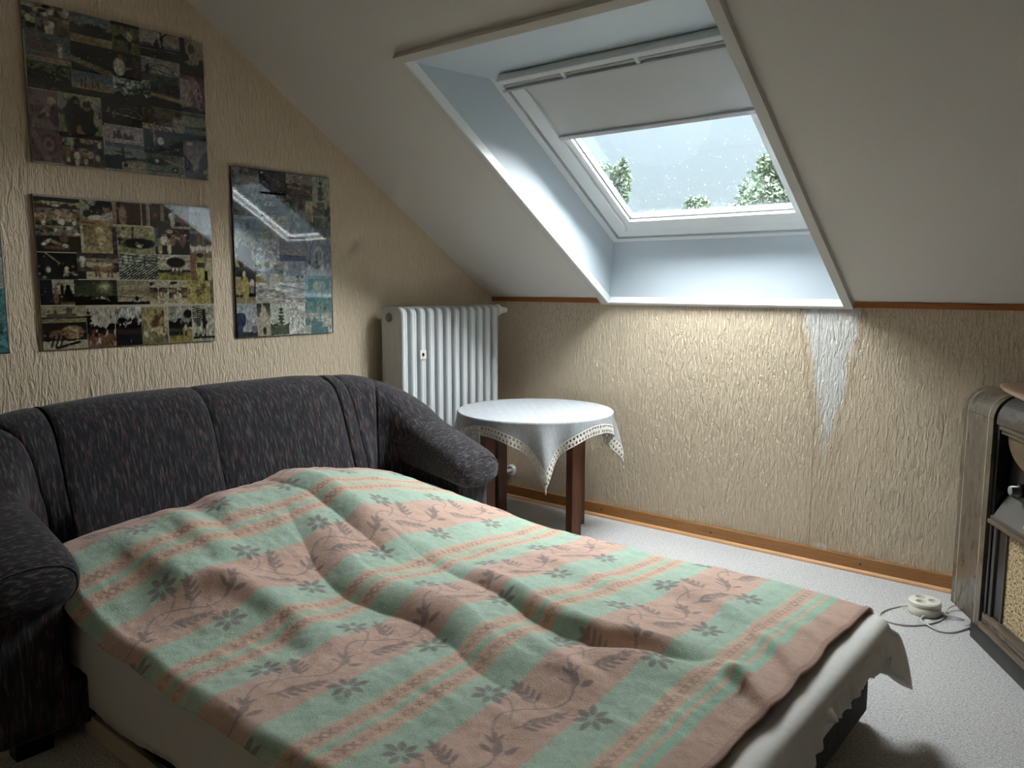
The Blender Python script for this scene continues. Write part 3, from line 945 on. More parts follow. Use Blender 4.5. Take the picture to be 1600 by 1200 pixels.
        if k == 'pinkfig':
            p.rect(0, 0.42, 0.18, 0.88, (0.38, 0.31, 0.29)).ell(0.70, 0.55, 0.17, 0.42, (0.36, 0.28, 0.27), rot=0.35).ell(0.55, 0.92, 0.09, 0.09, (0.34, 0.24, 0.22)).blobs(12, 0.2, 0.8, 0.035, [(0.14, 0.05, 0.07)], 0.55, 0.9).ground(0.14, (0.07, 0.06, 0.08))
        elif k == 'pinkanimal':
            p.put((UY > 0.6) * 0.8, (0.28, 0.20, 0.20)).ell(0.75, 0.75, 0.13, 0.12, CR).ell(0.6, 0.48, 0.26, 0.13, (0.32, 0.26, 0.23), rot=0.5).line(0.5, 0.4, 0.3, 0.28, 0.04, DK).ground(0.25, (0.26, 0.22, 0.19)).ell(0.85, 0.4, 0.18, 0.3, (0.12, 0.07, 0.08))
        else:
            p.put(p.a[..., 0] * 0 + 0.7, (0.10, 0.06, 0.07))
            for q, rr_ in enumerate((0.42, 0.30, 0.18, 0.09)):
                p.ell(0.56, 0.55, rr_, rr_ * 1.1, [(0.22, 0.14, 0.15), (0.12, 0.07, 0.08), (0.34, 0.25, 0.26), (0.15, 0.08, 0.09)][q], 0.3)
            p.line(0.05, 0.9, 0.55, 0.0, 0.1, (0.27, 0.19, 0.18))
    elif k in ('couple', 'coupledark', 'faces', 'sitters'):
        p = P((0.38, 0.37, 0.28), (0.30, 0.30, 0.18))
        if k == 'faces':
            p.ell(0.75, 0.8, 0.3, 0.3, BK).ell(0.82, 0.7, 0.12, 0.2, (0.26, 0.16, 0.10)).ell(0.83, 0.85, 0.13, 0.12, BK).ell(0.2, 0.45, 0.12, 0.15, BK).ell(0.42, 0.58, 0.15, 0.22, BK).ell(0.57, 0.5, 0.1, 0.15, (0.10, 0.06, 0.04)).ell(0.5, 0.28, 0.28, 0.14, WH).ell(0.9, 0.35, 0.16, 0.2, (0.42, 0.44, 0.38)).ground(0.24, (0.36, 0.27, 0.14)).line(0, 0.13, 0.4, 0.1, 0.05, BRN).line(0.1, 1, 0.35, 0.75, 0.02, BK)
        elif k == 'sitters':
            p.put(p.a[..., 0] * 0 + 1, (0.055, 0.045, 0.03)).rect(0, 1, 0.62, 1, (0.26, 0.24, 0.18)).blobs(16, 0.62, 0.95, 0.06, [WH, DK, BRN]).ell(0.32, 0.5, 0.08, 0.14, BK).line(0.3, 0.45, 0.15, 0.28, 0.05, WH).line(0.33, 0.42, 0.5, 0.3, 0.05, (0.34, 0.26, 0.16)).ell(0.62, 0.55, 0.1, 0.2, (0.16, 0.09, 0.09)).ell(0.63, 0.24, 0.07, 0.08, WH).ell(0.4, 0.16, 0.25, 0.07, BRN)
        else:
            p.ridge(0.66, 0.05, (0.16, 0.13, 0.13), 12, 0.5).ell(0.35, 0.45, 0.22, 0.42, BK).ell(0.68, 0.42, 0.22, 0.36, BK).ell(0.40, 0.84, 0.10, 0.11, BK).ell(0.66, 0.74, 0.09, 0.1, (0.22, 0.13, 0.09)).ell(0.66, 0.8, 0.10, 0.07, BK).ell(0.86, 0.48, 0.06, 0.18, CR).ell(0.42, 0.82, 0.06, 0.06, (0.26, 0.16, 0.1)).ell(0.45, 0.2, 0.06, 0.1, (0.42, 0.22, 0.08)).rect(0, 1, 0, 0.12, DK)
    elif k in ('car', 'car2'):
        p = P((0.13, 0.12, 0.08), (0.16, 0.14, 0.10)).tex(0.6, 8, 5)
        if k == 'car':
            p.ridge(0.62, 0.1, (0.10, 0.06, 0.04), 5, 0.3).ground(0.3, CR)
            [p.line(0.2 + 0.17 * i, 0.25, 0.4 + 0.2 * i, 0.02, 0.025, DK) for i in range(4)]
        else:
            p.put(p.a[..., 0] * 0 + 0.6, (0.20, 0.21, 0.16)).ell(0.45, 0.4, 0.55, 0.24, (0.19, 0.22, 0.16)).ell(0.3, 0.62, 0.3, 0.18, DK).ell(0.75, 0.3, 0.09, 0.14, BK).ell(0.75, 0.3, 0.045, 0.07, CR).ground(0.14, (0.30, 0.27, 0.2)).rect(0, 1, 0.16, 0.2, BK).ell(0.28, 0.66, 0.05, 0.09, WH).line(0.5, 0.72, 1, 0.5, 0.025, CR)
    elif k == 'house':
        p = P((0.30, 0.33, 0.29), (0.40, 0.39, 0.32)).ridge(0.62, 0.1, DK, 6).line(0.3, 0.8, 0.62, 0.8, 0.04, BK).line(0.45, 0.6, 0.45, 0.95, 0.03, BK).rect(0.4, 1, 0.08, 0.42, (0.40, 0.36, 0.25)).put(((UY < 0.5) & (UY > 0.42) & (UX > 0.52)) * 1.0, (0.35, 0.22, 0.2)).rect(0.46, 0.54, 0.2, 0.34, BK).rect(0, 0.4, 0, 0.4, BK).rect(0, 1, 0, 0.07, CR)
    elif k == 'street':
        p = P((0.16, 0.15, 0.17), (0.44, 0.40, 0.36)).put(((UX > 0.55) & (UY < 0.28 + (UX - 0.45) * 0.9)) * 1.0, (0.09, 0.09, 0.13)).put(((UX < 0.35) & (UY < 0.62 - UX * 0.8)) * 1.0, (0.06, 0.06, 0.10)).ground(0.22, (0.08, 0.08, 0.12)).rect(0.55, 0.62, 0.25, 0.72, (0.3, 0.27, 0.25)).blobs(6, 0.05, 0.25, 0.05, [CR], 0.6, 1).ell(0.25, 0.88, 0.14, 0.05, WH)
    elif k == 'brown':
        p = P((0.075, 0.035, 0.025)).tex(0.3).rect(0, 0.10, 0, 1, (0.30, 0.20, 0.14)).ell(0.25, 0.45, 0.1, 0.4, (0.30, 0.20, 0.14)).rect(0.70, 0.73, 0, 1, CR).rect(0.84, 0.95, 0, 1, (0.36, 0.32, 0.25)).rect(0, 1, 0, 0.08, CR)
    elif k in ('figures', 'people', 'people2', 'crowd', 'crowdlight'):
        p = P((0.06, 0.05, 0.05), (0.05, 0.04, 0.03))
        if k == 'figures':
            p.rect(0.5, 1, 0.3, 1, (0.14, 0.14, 0.10)).rect(0.22, 0.32, 0.3, 0.95, (0.26, 0.24, 0.17)).person(0.53, 0.1, 0.68, WH, WH).person(0.80, 0.18, 0.55, (0.34, 0.07, 0.05), (0.34, 0.07, 0.05)).person(0.08, 0.15, 0.5, BRN, DK).put((UY < 0.12) * (UX > 0.5) * 1.0, CR)
        elif k == 'people':
            [p.person(0.14 + 0.13 * i, 0.05, 0.62 + 0.16 * (i % 2), [(0.36, 0.2, 0.07), WH, CR, BRN, DK, (0.20, 0.10, 0.08)][i], [CR, DK, WH, DK, BK, BK][i]) for i in range(6)]
            p.ell(0.42, 0.88, 0.1, 0.07, CR).blobs(5, 0.6, 0.8, 0.025, [WH], 0.6, 0.9).rect(0, 0.1, 0.3, 1, (0.10, 0.15, 0.19))
        elif k == 'people2':
            p.put(p.a[..., 0] * 0 + 0.8, (0.24, 0.19, 0.12)).ell(0.45, 0.45, 0.22, 0.5, (0.46, 0.40, 0.16)).rect(0.3, 0.65, 0.48, 0.66, BK).ell(0.85, 0.45, 0.16, 0.5, CR).ell(0.1, 0.45, 0.14, 0.5, (0.22, 0.12, 0.07)).ell(0.45, 0.92, 0.14, 0.1, BK).ell(0.85, 0.92, 0.14, 0.1, (0.22, 0.14, 0.09)).rect(0.62, 0.76, 0.0, 0.35, BK)
        elif k == 'crowdlight':
            p.put(p.a[..., 0] * 0 + 1, (0.40, 0.41, 0.40)).tex(0.4).blobs(24, 0.1, 0.5, 0.06, [(0.22, 0.23, 0.26), WH, (0.3, 0.27, 0.25)])
        else:
            p.rect(0.35, 1, 0.45, 1, (0.40, 0.36, 0.27)).put((vn(r, 9, 7) > 0.5) * (UY > 0.6) * (UX < 0.7) * 0.9, (0.20, 0.16, 0.11)).ell(0.82, 0.35, 0.13, 0.35, BK).ell(0.82, 0.72, 0.07, 0.09, BK).rect(0.6, 1, 0, 0.12, BRN).ell(0.45, 0.3, 0.08, 0.25, BRN).rect(0, 0.33, 0, 1, (0.02, 0.02, 0.03)).ell(0.64, 0.55, 0.05, 0.3, BK)
    elif k == 'palmtree':
        p = P((0.36, 0.40, 0.42), (0.16, 0.14, 0.12)).ridge(0.42, 0.03, (0.10, 0.09, 0.09), 5)
        for i in range(16):
            a = PI * i / 15
            p.line(0.45, 0.5, 0.45 + 0.42 * math.cos(a), 0.5 + 0.36 * math.sin(a), 0.022, (0.09, 0.11, 0.06) if i % 2 else (0.24, 0.26, 0.17))
        p.line(0.40, 0.2, 0.40, 0.5, 0.04, (0.30, 0.20, 0.09)).line(0.62, 0.2, 0.62, 0.45, 0.04, (0.30, 0.20, 0.09)).ground(0.16, WH, 0.03).ground(0.05, (0.28, 0.23, 0.2), 0.04)
    elif k == 'statue':
        p = P((0.14, 0.10, 0.07)).ell(0.5, 0.55, 0.42, 0.6, (0.32, 0.25, 0.14)).ell(0.55, 0.6, 0.14, 0.40, (0.42, 0.34, 0.19)).ell(0.55, 0.34, 0.06, 0.05, WH).ground(0.26, (0.38, 0.32, 0.17), 0.05).rect(0.0, 0.08, 0, 1, CR).rect(0.88, 1, 0, 1, (0.08, 0.07, 0.07)).tex(0.35)
    elif k in ('field', 'terraces', 'ruins', 'buildings', 'greyrock', 'roof', 'bowl', 'yellow', 'rings', 'tealarch', 'tealstreet'):
        c0 = {'field': (0.30, 0.29, 0.16), 'terraces': (0.30, 0.32, 0.25), 'ruins': (0.36, 0.37, 0.28), 'buildings': (0.34, 0.30, 0.21), 'greyrock': (0.18, 0.18, 0.19), 'roof': (0.45, 0.44, 0.40), 'bowl': (0.34, 0.36, 0.38), 'yellow': (0.40, 0.34, 0.13), 'rings': (0.24, 0.27, 0.33), 'tealarch': (0.12, 0.30, 0.31), 'tealstreet': (0.40, 0.46, 0.42)}[k]
        p = P(c0).tex(0.35, 12, 10)
        if k == 'field':
            p.ell(0.55, 0.38, 0.45, 0.2, BK).blobs(14, 0.25, 0.55, 0.06, [CR, GRN, BK]).person(0.17, 0.35, 0.6, CR, BRN).line(0.4, 0.5, 0.42, 1, 0.03, DK)
        elif k == 'terraces':
            for i in range(13):
                p.line(-0.2 + i * 0.1, 0, 0.35 + i * 0.1, 0.55, 0.018, BK)
            p.put((np.abs(np.sin(UY * 26 + UX * 3)) < 0.45) * (UY > 0.55) * 0.8, DK).tex(0.8, 20, 16)
        elif k == 'ruins':
            for i in range(6):
                p.line(0, 0.95 - 0.06 * i, 0.6, 0.85 - 0.05 * i, 0.015, DK)
            p.rect(0.05, 0.35, 0.42, 0.65, (0.08, 0.10, 0.09)).rect(0.45, 0.6, 0.15, 0.9, DK).blobs(14, 0.1, 0.6, 0.06, [CR, DK, WH]).rect(0, 1, 0.08, 0.13, BK)
        elif k == 'buildings':
            p.rect(0.22, 0.32, 0, 1, (0.16, 0.15, 0.2))
            [p.line(0, 0.15 + 0.16 * i, 1, 0.12 + 0.16 * i, 0.012, (0.15, 0.14, 0.12)) for i in range(6)]
        elif k == 'roof':
            p.put(((UY < 0.80 - 0.42 * UX) & (UY > 0.62 - 0.38 * UX)) * 0.8, (0.25, 0.25, 0.26)).put((np.abs(np.sin(UY * 30)) < 0.3) * (UY < 0.42) * 0.8, (0.13, 0.12, 0.12)).line(0.5, 0.85, 1, 0.62, 0.03, (0.14, 0.15, 0.15)).tex(0.5, 20, 10)
        elif k == 'bowl':
            p.rect(0.25, 0.8, 0.3, 0.8, (0.24, 0.26, 0.30)).blobs(10, 0.05, 0.25, 0.06, [DK, CR])
        elif k == 'yellow':
            p.blobs(10, 0.35, 0.95, 0.09, [(0.16, 0.14, 0.06), (0.26, 0.21, 0.10)], 0.35, 0.75).put((UX > 0.88) * 0.8, (0.12, 0.11, 0.07))
        elif k == 'rings':
            d = np.abs(np.hypot((UX - 0.5) / 0.16, (UY - 0.42) / 0.16) - 1)
            p.put((d < 0.22) * 1.0, (0.5, 0.52, 0.5)).rect(0, 1, 0.78, 0.84, CR).rect(0, 1, 0.86, 1, (0.17, 0.18, 0.2)).rect(0, 1, 0.0, 0.16, (0.4, 0.44, 0.48)).blobs(9, 0.16, 0.3, 0.05, [WH, DK])
        elif k == 'tealarch':
            p.rect(0.1, 0.92, 0.62, 0.92, (0.03, 0.15, 0.17)).ell(0.45, 0.72, 0.16, 0.14, (0.30, 0.36, 0.25)).ell(0.68, 0.74, 0.1, 0.12, (0.22, 0.33, 0.26)).line(0.56, 0.4, 0.56, 0.9, 0.014, CR).blobs(20, 0.1, 0.5, 0.06, [(0.04, 0.19, 0.22), (0.22, 0.36, 0.35), (0.10, 0.28, 0.3)])
        elif k == 'tealstreet':
            p.ell(0.35, 0.35, 0.14, 0.42, (0.05, 0.20, 0.23)).ell(0.08, 0.6, 0.12, 0.2, (0.05, 0.20, 0.23)).rect(0.2, 0.85, 0, 0.32, (0.06, 0.22, 0.25)).ell(0.55, 0.45, 0.1, 0.15, (0.06, 0.2, 0.23)).rect(0.55, 0.6, 0.6, 1, (0.12, 0.28, 0.28))
        elif k == 'greyrock':
            p.tex(0.8, 6, 5).ell(0.6, 0.3, 0.3, 0.2, (0.28, 0.26, 0.24))
    elif k == 'ox':
        p = P((0.10, 0.07, 0.06)).rect(0, 1, 0.62, 0.8, (0.24, 0.21, 0.16)).ground(0.26, CR, 0.04).ell(0.6, 0.48, 0.28, 0.19, (0.32, 0.21, 0.12)).ell(0.3, 0.56, 0.10, 0.11, CR).ell(0.62, 0.58, 0.22, 0.08, CR)
        [p.line(x, 0.4, x + 0.02, 0.1, 0.025, (0.20, 0.11, 0.07)) for x in (0.42, 0.5, 0.72, 0.8)]
        p.person(0.12, 0.45, 0.5, WH, CR).rect(0, 0.2, 0, 0.3, DK)
    elif k == 'roundtree':
        p = P((0.42, 0.38, 0.30), (0.46, 0.42, 0.33)).ridge(0.42, 0.03, DK, 8, 0.28).ground(0.30, (0.26, 0.23, 0.07)).ell(0.55, 0.70, 0.30, 0.21, BK).tex(0.3, 16, 14)
        [p.person(0.4 + 0.06 * i, 0.25, 0.28, WH if i % 2 else (0.15, 0.1, 0.13), (0.12, 0.09, 0.1)) for i in range(6)]
        p.line(0.3, 0.24, 0.75, 0.22, 0.015, BK)
    elif k == 'skyline':
        p = P((0.34, 0.30, 0.19), (0.36, 0.32, 0.2)).ridge(0.36, 0.03, (0.06, 0.055, 0.04), 16, 0.24).rect(0.1, 0.76, 0.28, 0.52, (0.13, 0.11, 0.08)).rect(0.55, 0.68, 0.3, 0.88, (0.13, 0.11, 0.08)).put((np.abs(UX - 0.3) < 0.05 * (0.9 - UY) * 3) * (UY < 0.76) * (UY > 0.4) * 1.0, (0.11, 0.095, 0.07)).ground(0.2, (0.24, 0.22, 0.13), 0.01)
    elif k == 'cart':
        p = P((0.03, 0.025, 0.025)).ground(0.30, CR, 0.05).ell(0.68, 0.62, 0.26, 0.26, (0.30, 0.22, 0.11)).ell(0.36, 0.55, 0.22, 0.17, (0.20, 0.12, 0.08))
        p.tex(0.7, 18, 14, (UX > 0.42) & (UY > 0.36)).line(0.3, 0.05, 0.8, 0.24, 0.05, BK)
        [p.line(x, 0.5, x - 0.08, 0.1, 0.025, DK) for x in (0.26, 0.36, 0.46)]
    elif k == 'monkey':
        p = P((0.40, 0.33, 0.17), (0.22, 0.20, 0.10)).tex(0.3).ell(0.5, 0.52, 0.16, 0.15, (0.14, 0.08, 0.04)).line(0.58, 0.62, 0.82, 0.82, 0.03, (0.12, 0.07, 0.03)).ell(0.55, 0.7, 0.1, 0.08, (0.13, 0.07, 0.03)).ell(0.82, 0.82, 0.05, 0.1, (0.12, 0.07, 0.04)).ell(0.6, 0.36, 0.3, 0.1, CR).blobs(8, 0.15, 0.35, 0.06, [WH, GRN, DK]).rect(0.88, 1, 0.45, 1, CR)
    elif k == 'lizard':
        p = P((0.32, 0.28, 0.24), (0.28, 0.25, 0.2)).ridge(0.55, 0.05, (0.07, 0.06, 0.05), 6).line(0.1, 0.4, 0.8, 0.3, 0.06, (0.30, 0.25, 0.14)).line(0.55, 0.45, 0.95, 0.1, 0.05, (0.28, 0.18, 0.07)).tex(0.6, 10, 8, UY < 0.6)
    elif k == 'totem':
        p = P((0.12, 0.14, 0.13), (0.20, 0.24, 0.25)).rect(0.7, 1, 0.4, 0.9, CR).rect(0.4, 0.6, 0.6, 0.95, (0.12, 0.07, 0.07)).ell(0.5, 0.45, 0.3, 0.2, (0.20, 0.24, 0.24)).tex(0.7, 10, 12)
    elif k == 'kimono':
        p = P(BK, (0.05, 0.05, 0.04)).ground(0.2, (0.30, 0.26, 0.15)).ell(0.48, 0.5, 0.20, 0.34, (0.42, 0.33, 0.12)).ell(0.44, 0.9, 0.08, 0.09, WH).rect(0, 0.3, 0.25, 0.8, (0.35, 0.31, 0.16)).ell(0.82, 0.6, 0.12, 0.14, WH).ell(0.82, 0.4, 0.1, 0.16, (0.2, 0.2, 0.18)).ell(0.8, 0.26, 0.1, 0.06, BK)
    elif k == 'bluetower':
        p = P((0.38, 0.40, 0.42), (0.44, 0.45, 0.44)).put(((UX < 0.36 - 0.1 * np.sin(UY * 9)) & (UY < 0.72)) * 1.0, (0.05, 0.07, 0.14)).ground(0.14, (0.05, 0.06, 0.09), 0.03).rect(0.7, 1, 0.14, 0.32, (0.2, 0.22, 0.22)).line(0.5, 0.2, 0.52, 0.5, 0.012, DK)
    elif k == 'whitefig':
        p = P((0.05, 0.06, 0.05), (0.40, 0.37, 0.28)).ground(0.6, (0.42, 0.38, 0.29)).ell(0.5, 0.48, 0.3, 0.42, (0.46, 0.42, 0.33)).ell(0.55, 0.16, 0.14, 0.12, DK).rect(0.35, 0.45, 0.75, 1, CR)
    else:
        p = P(CR, DK).tex(0.8)
    # tone the whole print down, slightly greyed
    p.tex(0.30, 17, 13).tex(0.38, 34, 27).blobs(10, 0.05, 0.9, 0.022, [tuple(q * 0.5 for q in CR), BK])
    a = np.clip(p.a, 0.004, 1)
    g = a.mean(-1, keepdims=True)
    return np.clip(a * 0.9 + g * 0.1, 0, 1) ** 1.2 * 0.78


GF = grid_faces(PW, PHH)


def photo_board(label, y0, y1, z0, z1, rot, prints, seed, edge='board_edge'):
    cy, cz = (y0 + y1) / 2, (z0 + z1) / 2
    root = tag(empty('photo_board', (0.0, cy, cz)), label, 'picture', 'photo collage boards on the gable wall')
    box('backing_board', (0.001, 0.013, y0, y1, z0, z1), edge, root, 0.0015)
    for i, (a, b, c, d, kind) in enumerate(prints):
        a, b, c, d = max(a, y0 + 0.001), min(b, y1 - 0.001), max(c, z0 + 0.001), min(d, z1 - 0.001)
        x = 0.0135 + 0.0004 * (i % 4)
        V = np.stack([np.full(UX.size, x), (a + (b - a) * UX).ravel(), (c + (d - c) * UY).ravel()], 1)
        colr = paint(kind, seed * 100 + i)
        big_mesh('photo_print', V, GF, 'photo_gloss', root, False, colr.reshape(-1, 3))
    root.rotation_euler = (rot, 0, 0)
    return root


bA = photo_board('large board of dark travel photos high up by the sloping ceiling', -2.641, -1.926, 1.803, 2.387, 0.002, PH_A, 1)
bB = photo_board('large board of sepia travel photos hanging low above the dark sofa', -2.647, -1.926, 1.095, 1.687, 0, PH_B, 2)
bC = photo_board('narrow upright photo board mirroring the roof window, left of the radiator', -1.817, -1.266, 1.101, 1.882, 0, PH_C, 3, 'board_dark_edge')
for py in (-1.66, -1.44):
    lathe('pin', [(0, 0.0165), (0.004, 0.0165), (0.0055, 0.0145), (0.0055, 0.012)], (0, py, 1.868), 'pin_head', bC, 12, 'x')
D = []
for i in range(4):
    for j in range(4):
        D.append((-3.45 + 0.171 * i + 0.002, -3.45 + 0.171 * (i + 1), 1.095 + 0.118 * j + 0.002, 1.095 + 0.118 * (j + 1), ['tealarch', 'tealstreet', 'bluesea', 'tealarch'][(i + j) % 4]))
bD = photo_board('teal-tinted photo board of which only a sliver shows at the left edge', -3.45, -2.762, 1.092, 1.57, 0, D, 4, 'board_dark_edge')
# ================================================================== RADIATOR
rad = tag(empty('radiator', (0.13, -0.59, 0.0)), 'white ribbed column radiator standing in the corner behind the round table', 'radiator')
RX0, RX1, RZ0, RZ1 = 0.045, 0.215, 0.12, 1.228
RY0, RY1, NSEC = -0.972, -0.186, 12
PITCH_R = (RY1 - RY0) / (NSEC - 0.35)


def rrect(x0, x1, z0, z1, r, n=6):
    P = []
    for cx_, cz_, a0 in ((x1 - r, z1 - r, 0), (x0 + r, z1 - r, PI / 2), (x0 + r, z0 + r, PI), (x1 - r, z0 + r, 1.5 * PI)):
        for k in range(n + 1):
            a = a0 + PI / 2 * k / n
            P.append((cx_ + r * math.cos(a), cz_ + r * math.sin(a)))
    return P


def radiator_section(yc_):
    prof = [(-0.0215, 0.030), (-0.0215, 0.013), (-0.0195, 0.006), (-0.015, 0.002), (-0.010, 0.0005), (-0.004, 0.001), (-0.0015, 0.0032), (0.0015, 0.0032), (0.004, 0.001), (0.010, 0.0005), (0.015, 0.002), (0.0195, 0.006), (0.0215, 0.013), (0.0215, 0.030)]
    rings = []
    for y, i in prof:
        rings.append([(x, yc_ + y, z) for x, z in rrect(RX0 + i, RX1 - i, RZ0 + i, RZ1 - i, max(0.040 - i, 0.008))])
    return loft(rings)


for k in range(NSEC):
    V, F = radiator_section(RY0 + 0.0215 + k * PITCH_R)
    sec = recalc(mesh('radiator_section', V, F, 'radiator_enamel', rad, True))
    # raised tubes pressed into the flat sides
    if k == 0:
        V, F = [], []
        for xc in (0.085, 0.13, 0.175):
            rings = []
            for z, q in ((RZ0 + 0.08, 0.1), (RZ0 + 0.10, 1), (RZ1 - 0.13, 1), (RZ1 - 0.11, 0.1)):
                rings.append([(xc + 0.018 * math.cos(a), RY0 + 0.0015 - 0.0045 * q * math.sin(a), z) for a in np.linspace(0, PI, 9)])
            v_, f_ = loft(rings, closed=False)
            b = len(V)
            V += v_
            F += [[b + i for i in q] for q in f_]
        mesh('side_flute', V, F, 'radiator_enamel', sec, True)
for z in (RZ1 - 0.055, RZ0 + 0.055):
    lathe('hub_tube', [(0.0, RY0 + 0.02), (0.021, RY0 + 0.02), (0.021, RY1 - 0.03), (0.0, RY1 - 0.03)], (0.13, 0, z), 'radiator_enamel', rad, 18, 'y')
pg = lathe('end_plug', [(0, -0.020), (0.010, -0.020), (0.012, -0.018), (0.012, -0.010), (0.024, -0.010), (0.026, -0.006), (0.026, 0.004), (0, 0.004)], (0.118, RY0, RZ1 - 0.055), 'plug_grey', rad, 8, 'y', smooth=False)
lathe('plug_ring', [(0.026, -0.004), (0.034, -0.004), (0.036, 0.001), (0.026, 0.001)], (0.118, RY0, RZ1 - 0.055), 'radiator_enamel', pg, 24, 'y')
hc = box('meter_clip', (RX1 + 0.0005, RX1 + 0.009, RY0 + 0.0215 + 1.48 * PITCH_R, RY0 + 0.0215 + 2.16 * PITCH_R, 0.945, 0.995), 'valve_white', rad, 0.002)
lathe('screw_hole', [(0, 0.0092), (0.008, 0.0092), (0.0095, 0.0105), (0.011, 0.0092)], (RX1, RY0 + 0.0215 + 1.8 * PITCH_R, 0.97), 'plug_grey', hc, 16, 'x')
vh = lathe('valve_cap', [(0, 0.112), (0.013, 0.111), (0.020, 0.102), (0.022, 0.08), (0.0235, 0.042), (0.025, 0.039), (0.034, 0.036), (0.036, 0.028), (0.036, 0.014), (0.028, 0.008), (0.014, 0.004), (0.014, -0.03), (0, -0.03)], (0.17, RY1 + 0.012, 1.195), 'valve_white', rad, 20, 'y')
tube('cap_rib', [(0.180, RY1 + 0.06, 1.2155), (0.180, RY1 + 0.105, 1.2145)], 0.003, 'plug_grey', vh, 8)
pp = tube('return_pipe', [(0.168, -0.30, 0.172), (0.168, 0.0, 0.172)], 0.0125, 'pipe_paint', rad, 14)
lathe('wall_rosette', [(0.0, -0.006), (0.018, -0.006), (0.022, -0.018), (0.027, -0.018), (0.036, -0.004), (0.036, 0.0), (0, 0.0)], (0.168, 0, 0.172), 'pipe_paint', pp, 24, 'y')
lathe('pipe_nut', [(0.0, -0.15), (0.02, -0.15), (0.02, -0.11), (0, -0.11)], (0.168, 0, 0.172), 'pipe_paint', pp, 6, 'y', smooth=False)
for ly in (RY0 + 0.08, RY1 - 0.08):
    join_boxes('foot', [(0.08, 0.18, ly - 0.02, ly + 0.02, 0.0, 0.008), (0.115, 0.145, ly - 0.012, ly + 0.012, 0.008, RZ0 + 0.03)], 'radiator_enamel', rad)

# ================================================================== SOFA BED
sofa = tag(empty('sofa_bed', (0.4, -2.175, 0.0)), 'dark charcoal flecked sofa bed pulled open along the papered gable wall', 'sofa')
AR, AL = -1.215, -3.075       # middle of the right and left arm
XB, RC = 0.335, 0.285         # ridge of the back, corner radius

path = []                      # (x, y, nx, ny (inward), blend back->arm, crest height)
for x in (0.75, 0.68, 0.62):
    path.append((x, AR, 0, -1, 1.0, 0.672 + (0.75 - x) * 0.5))
for k in range(1, 12):
    a = PI / 2 * k / 12
    path.append((XB + RC - RC * math.sin(a), AR - RC + RC * math.cos(a), math.sin(a), -math.cos(a), 1 - k / 12, 0.735 + 0.19 * math.sin(a * 1.0) ** 0.8))
yb0 = AR - RC
yb1 = AL + RC
for y in np.linspace(yb0, yb1, 56):
    e = min(abs(y - yb0), abs(y - yb1))
    path.append((XB, y, 1, 0, 0.0, 0.925 + 0.017 * min(1, e / 0.25)))
for k in range(11, 0, -1):
    a = PI / 2 * k / 12
    path.append((XB + RC - RC * math.sin(a), AL + RC - RC * math.cos(a), math.sin(a), math.cos(a), 1 - k / 12, 0.735 + 0.19 * math.sin(a) ** 0.8))
for x in (0.62, 0.68, 0.75):
    path.append((x, AL, 0, 1, 1.0, 0.672 + (0.75 - x) * 0.5))

BACK = lambda H: [(-0.17, 0.08), (-0.185, 0.45), (-0.17, H - 0.14), (-0.135, H - 0.055), (-0.07, H - 0.012), (0.0, H), (0.065, H - 0.020), (0.115, H - 0.065), (0.155, H - 0.15), (0.195, H - 0.27), (0.235, 0.54), (0.262, 0.40), (0.27, 0.20)]
ARM = lambda H: [(-0.10, 0.08), (-0.10, H - 0.20), (-0.135, H - 0.12), (-0.125, H - 0.055), (-0.07, H - 0.012), (0.0, H), (0.07, H - 0.012), (0.115, H - 0.05), (0.130, H - 0.11), (0.115, H - 0.17), (0.10, H - 0.21), (0.10, 0.32), (0.10, 0.20)]


def spl(P, n=4):
    """smooth a polyline (Catmull-Rom)"""
    out = []
    for i in range(len(P) - 1):
        p0, p1, p2, p3 = P[max(i - 1, 0)], P[i], P[i + 1], P[min(i + 2, len(P) - 1)]
        for k in range(n):
            t = k / n
            out.append(tuple(0.5 * (2 * p1[q] + (-p0[q] + p2[q]) * t + (2 * p0[q] - 5 * p1[q] + 4 * p2[q] - p3[q]) * t * t + (-p0[q] + 3 * p1[q] - 3 * p2[q] + p3[q]) * t ** 3) for q in range(2)))
    out.append(P[-1])
    return out


def sofa_ring(st, puff):
    x, y, nx, ny, w, H = st
    B, A = spl(BACK(H)), spl(ARM(H))
    r = []
    n = len(B)
    for i, ((bu, bz), (au, az)) in enumerate(zip(B, A)):
        u, z = bu * (1 - w) + au * w, bz * (1 - w) + az * w
        k = i / n
        d = puff * (1 if k > 0.2 else k / 0.2)
        # pull towards the inside of the padding at the seams
        u2 = u - d * (0.011 if u > 0 else -0.008)
        z2 = z - d * 0.009 * max(0, 1 - abs(k - 0.45) / 0.25)
        r.append((x + nx * u2, y + ny * u2, z2))
    return r


def seam_at(p0, p1, name):
    st = path[p0:p1 + 1]
    rings = []
    m_ = len(st)
    # finer rings close to the seams
    ts = sorted(set([0, 0.015, 0.04, 0.08, 0.15] + list(np.linspace(0.22, 0.78, max(3, m_))) + [0.85, 0.92, 0.96, 0.985, 1]))
    L = m_ - 1
    for t_ in ts:
        f = t_ * L
        i = min(int(f), L - 1)
        q = f - i
        s_ = tuple(st[i][k] * (1 - q) + st[i + 1][k] * q for k in range(6))
        e = min(t_, 1 - t_) * max(0.25, sum(math.hypot(st[j + 1][0] - st[j][0], st[j + 1][1] - st[j][1]) for j in range(L)))
        puff = math.exp(-e / 0.016)
        rings.append(sofa_ring(s_, puff))
    V, F = loft(rings, closed=False)
    return recalc(mesh(name, V, F, 'sofa_back_fabric', sofa, True))


def near(y):
    return min(range(14, 70), key=lambda i: abs(path[i][1] - y))


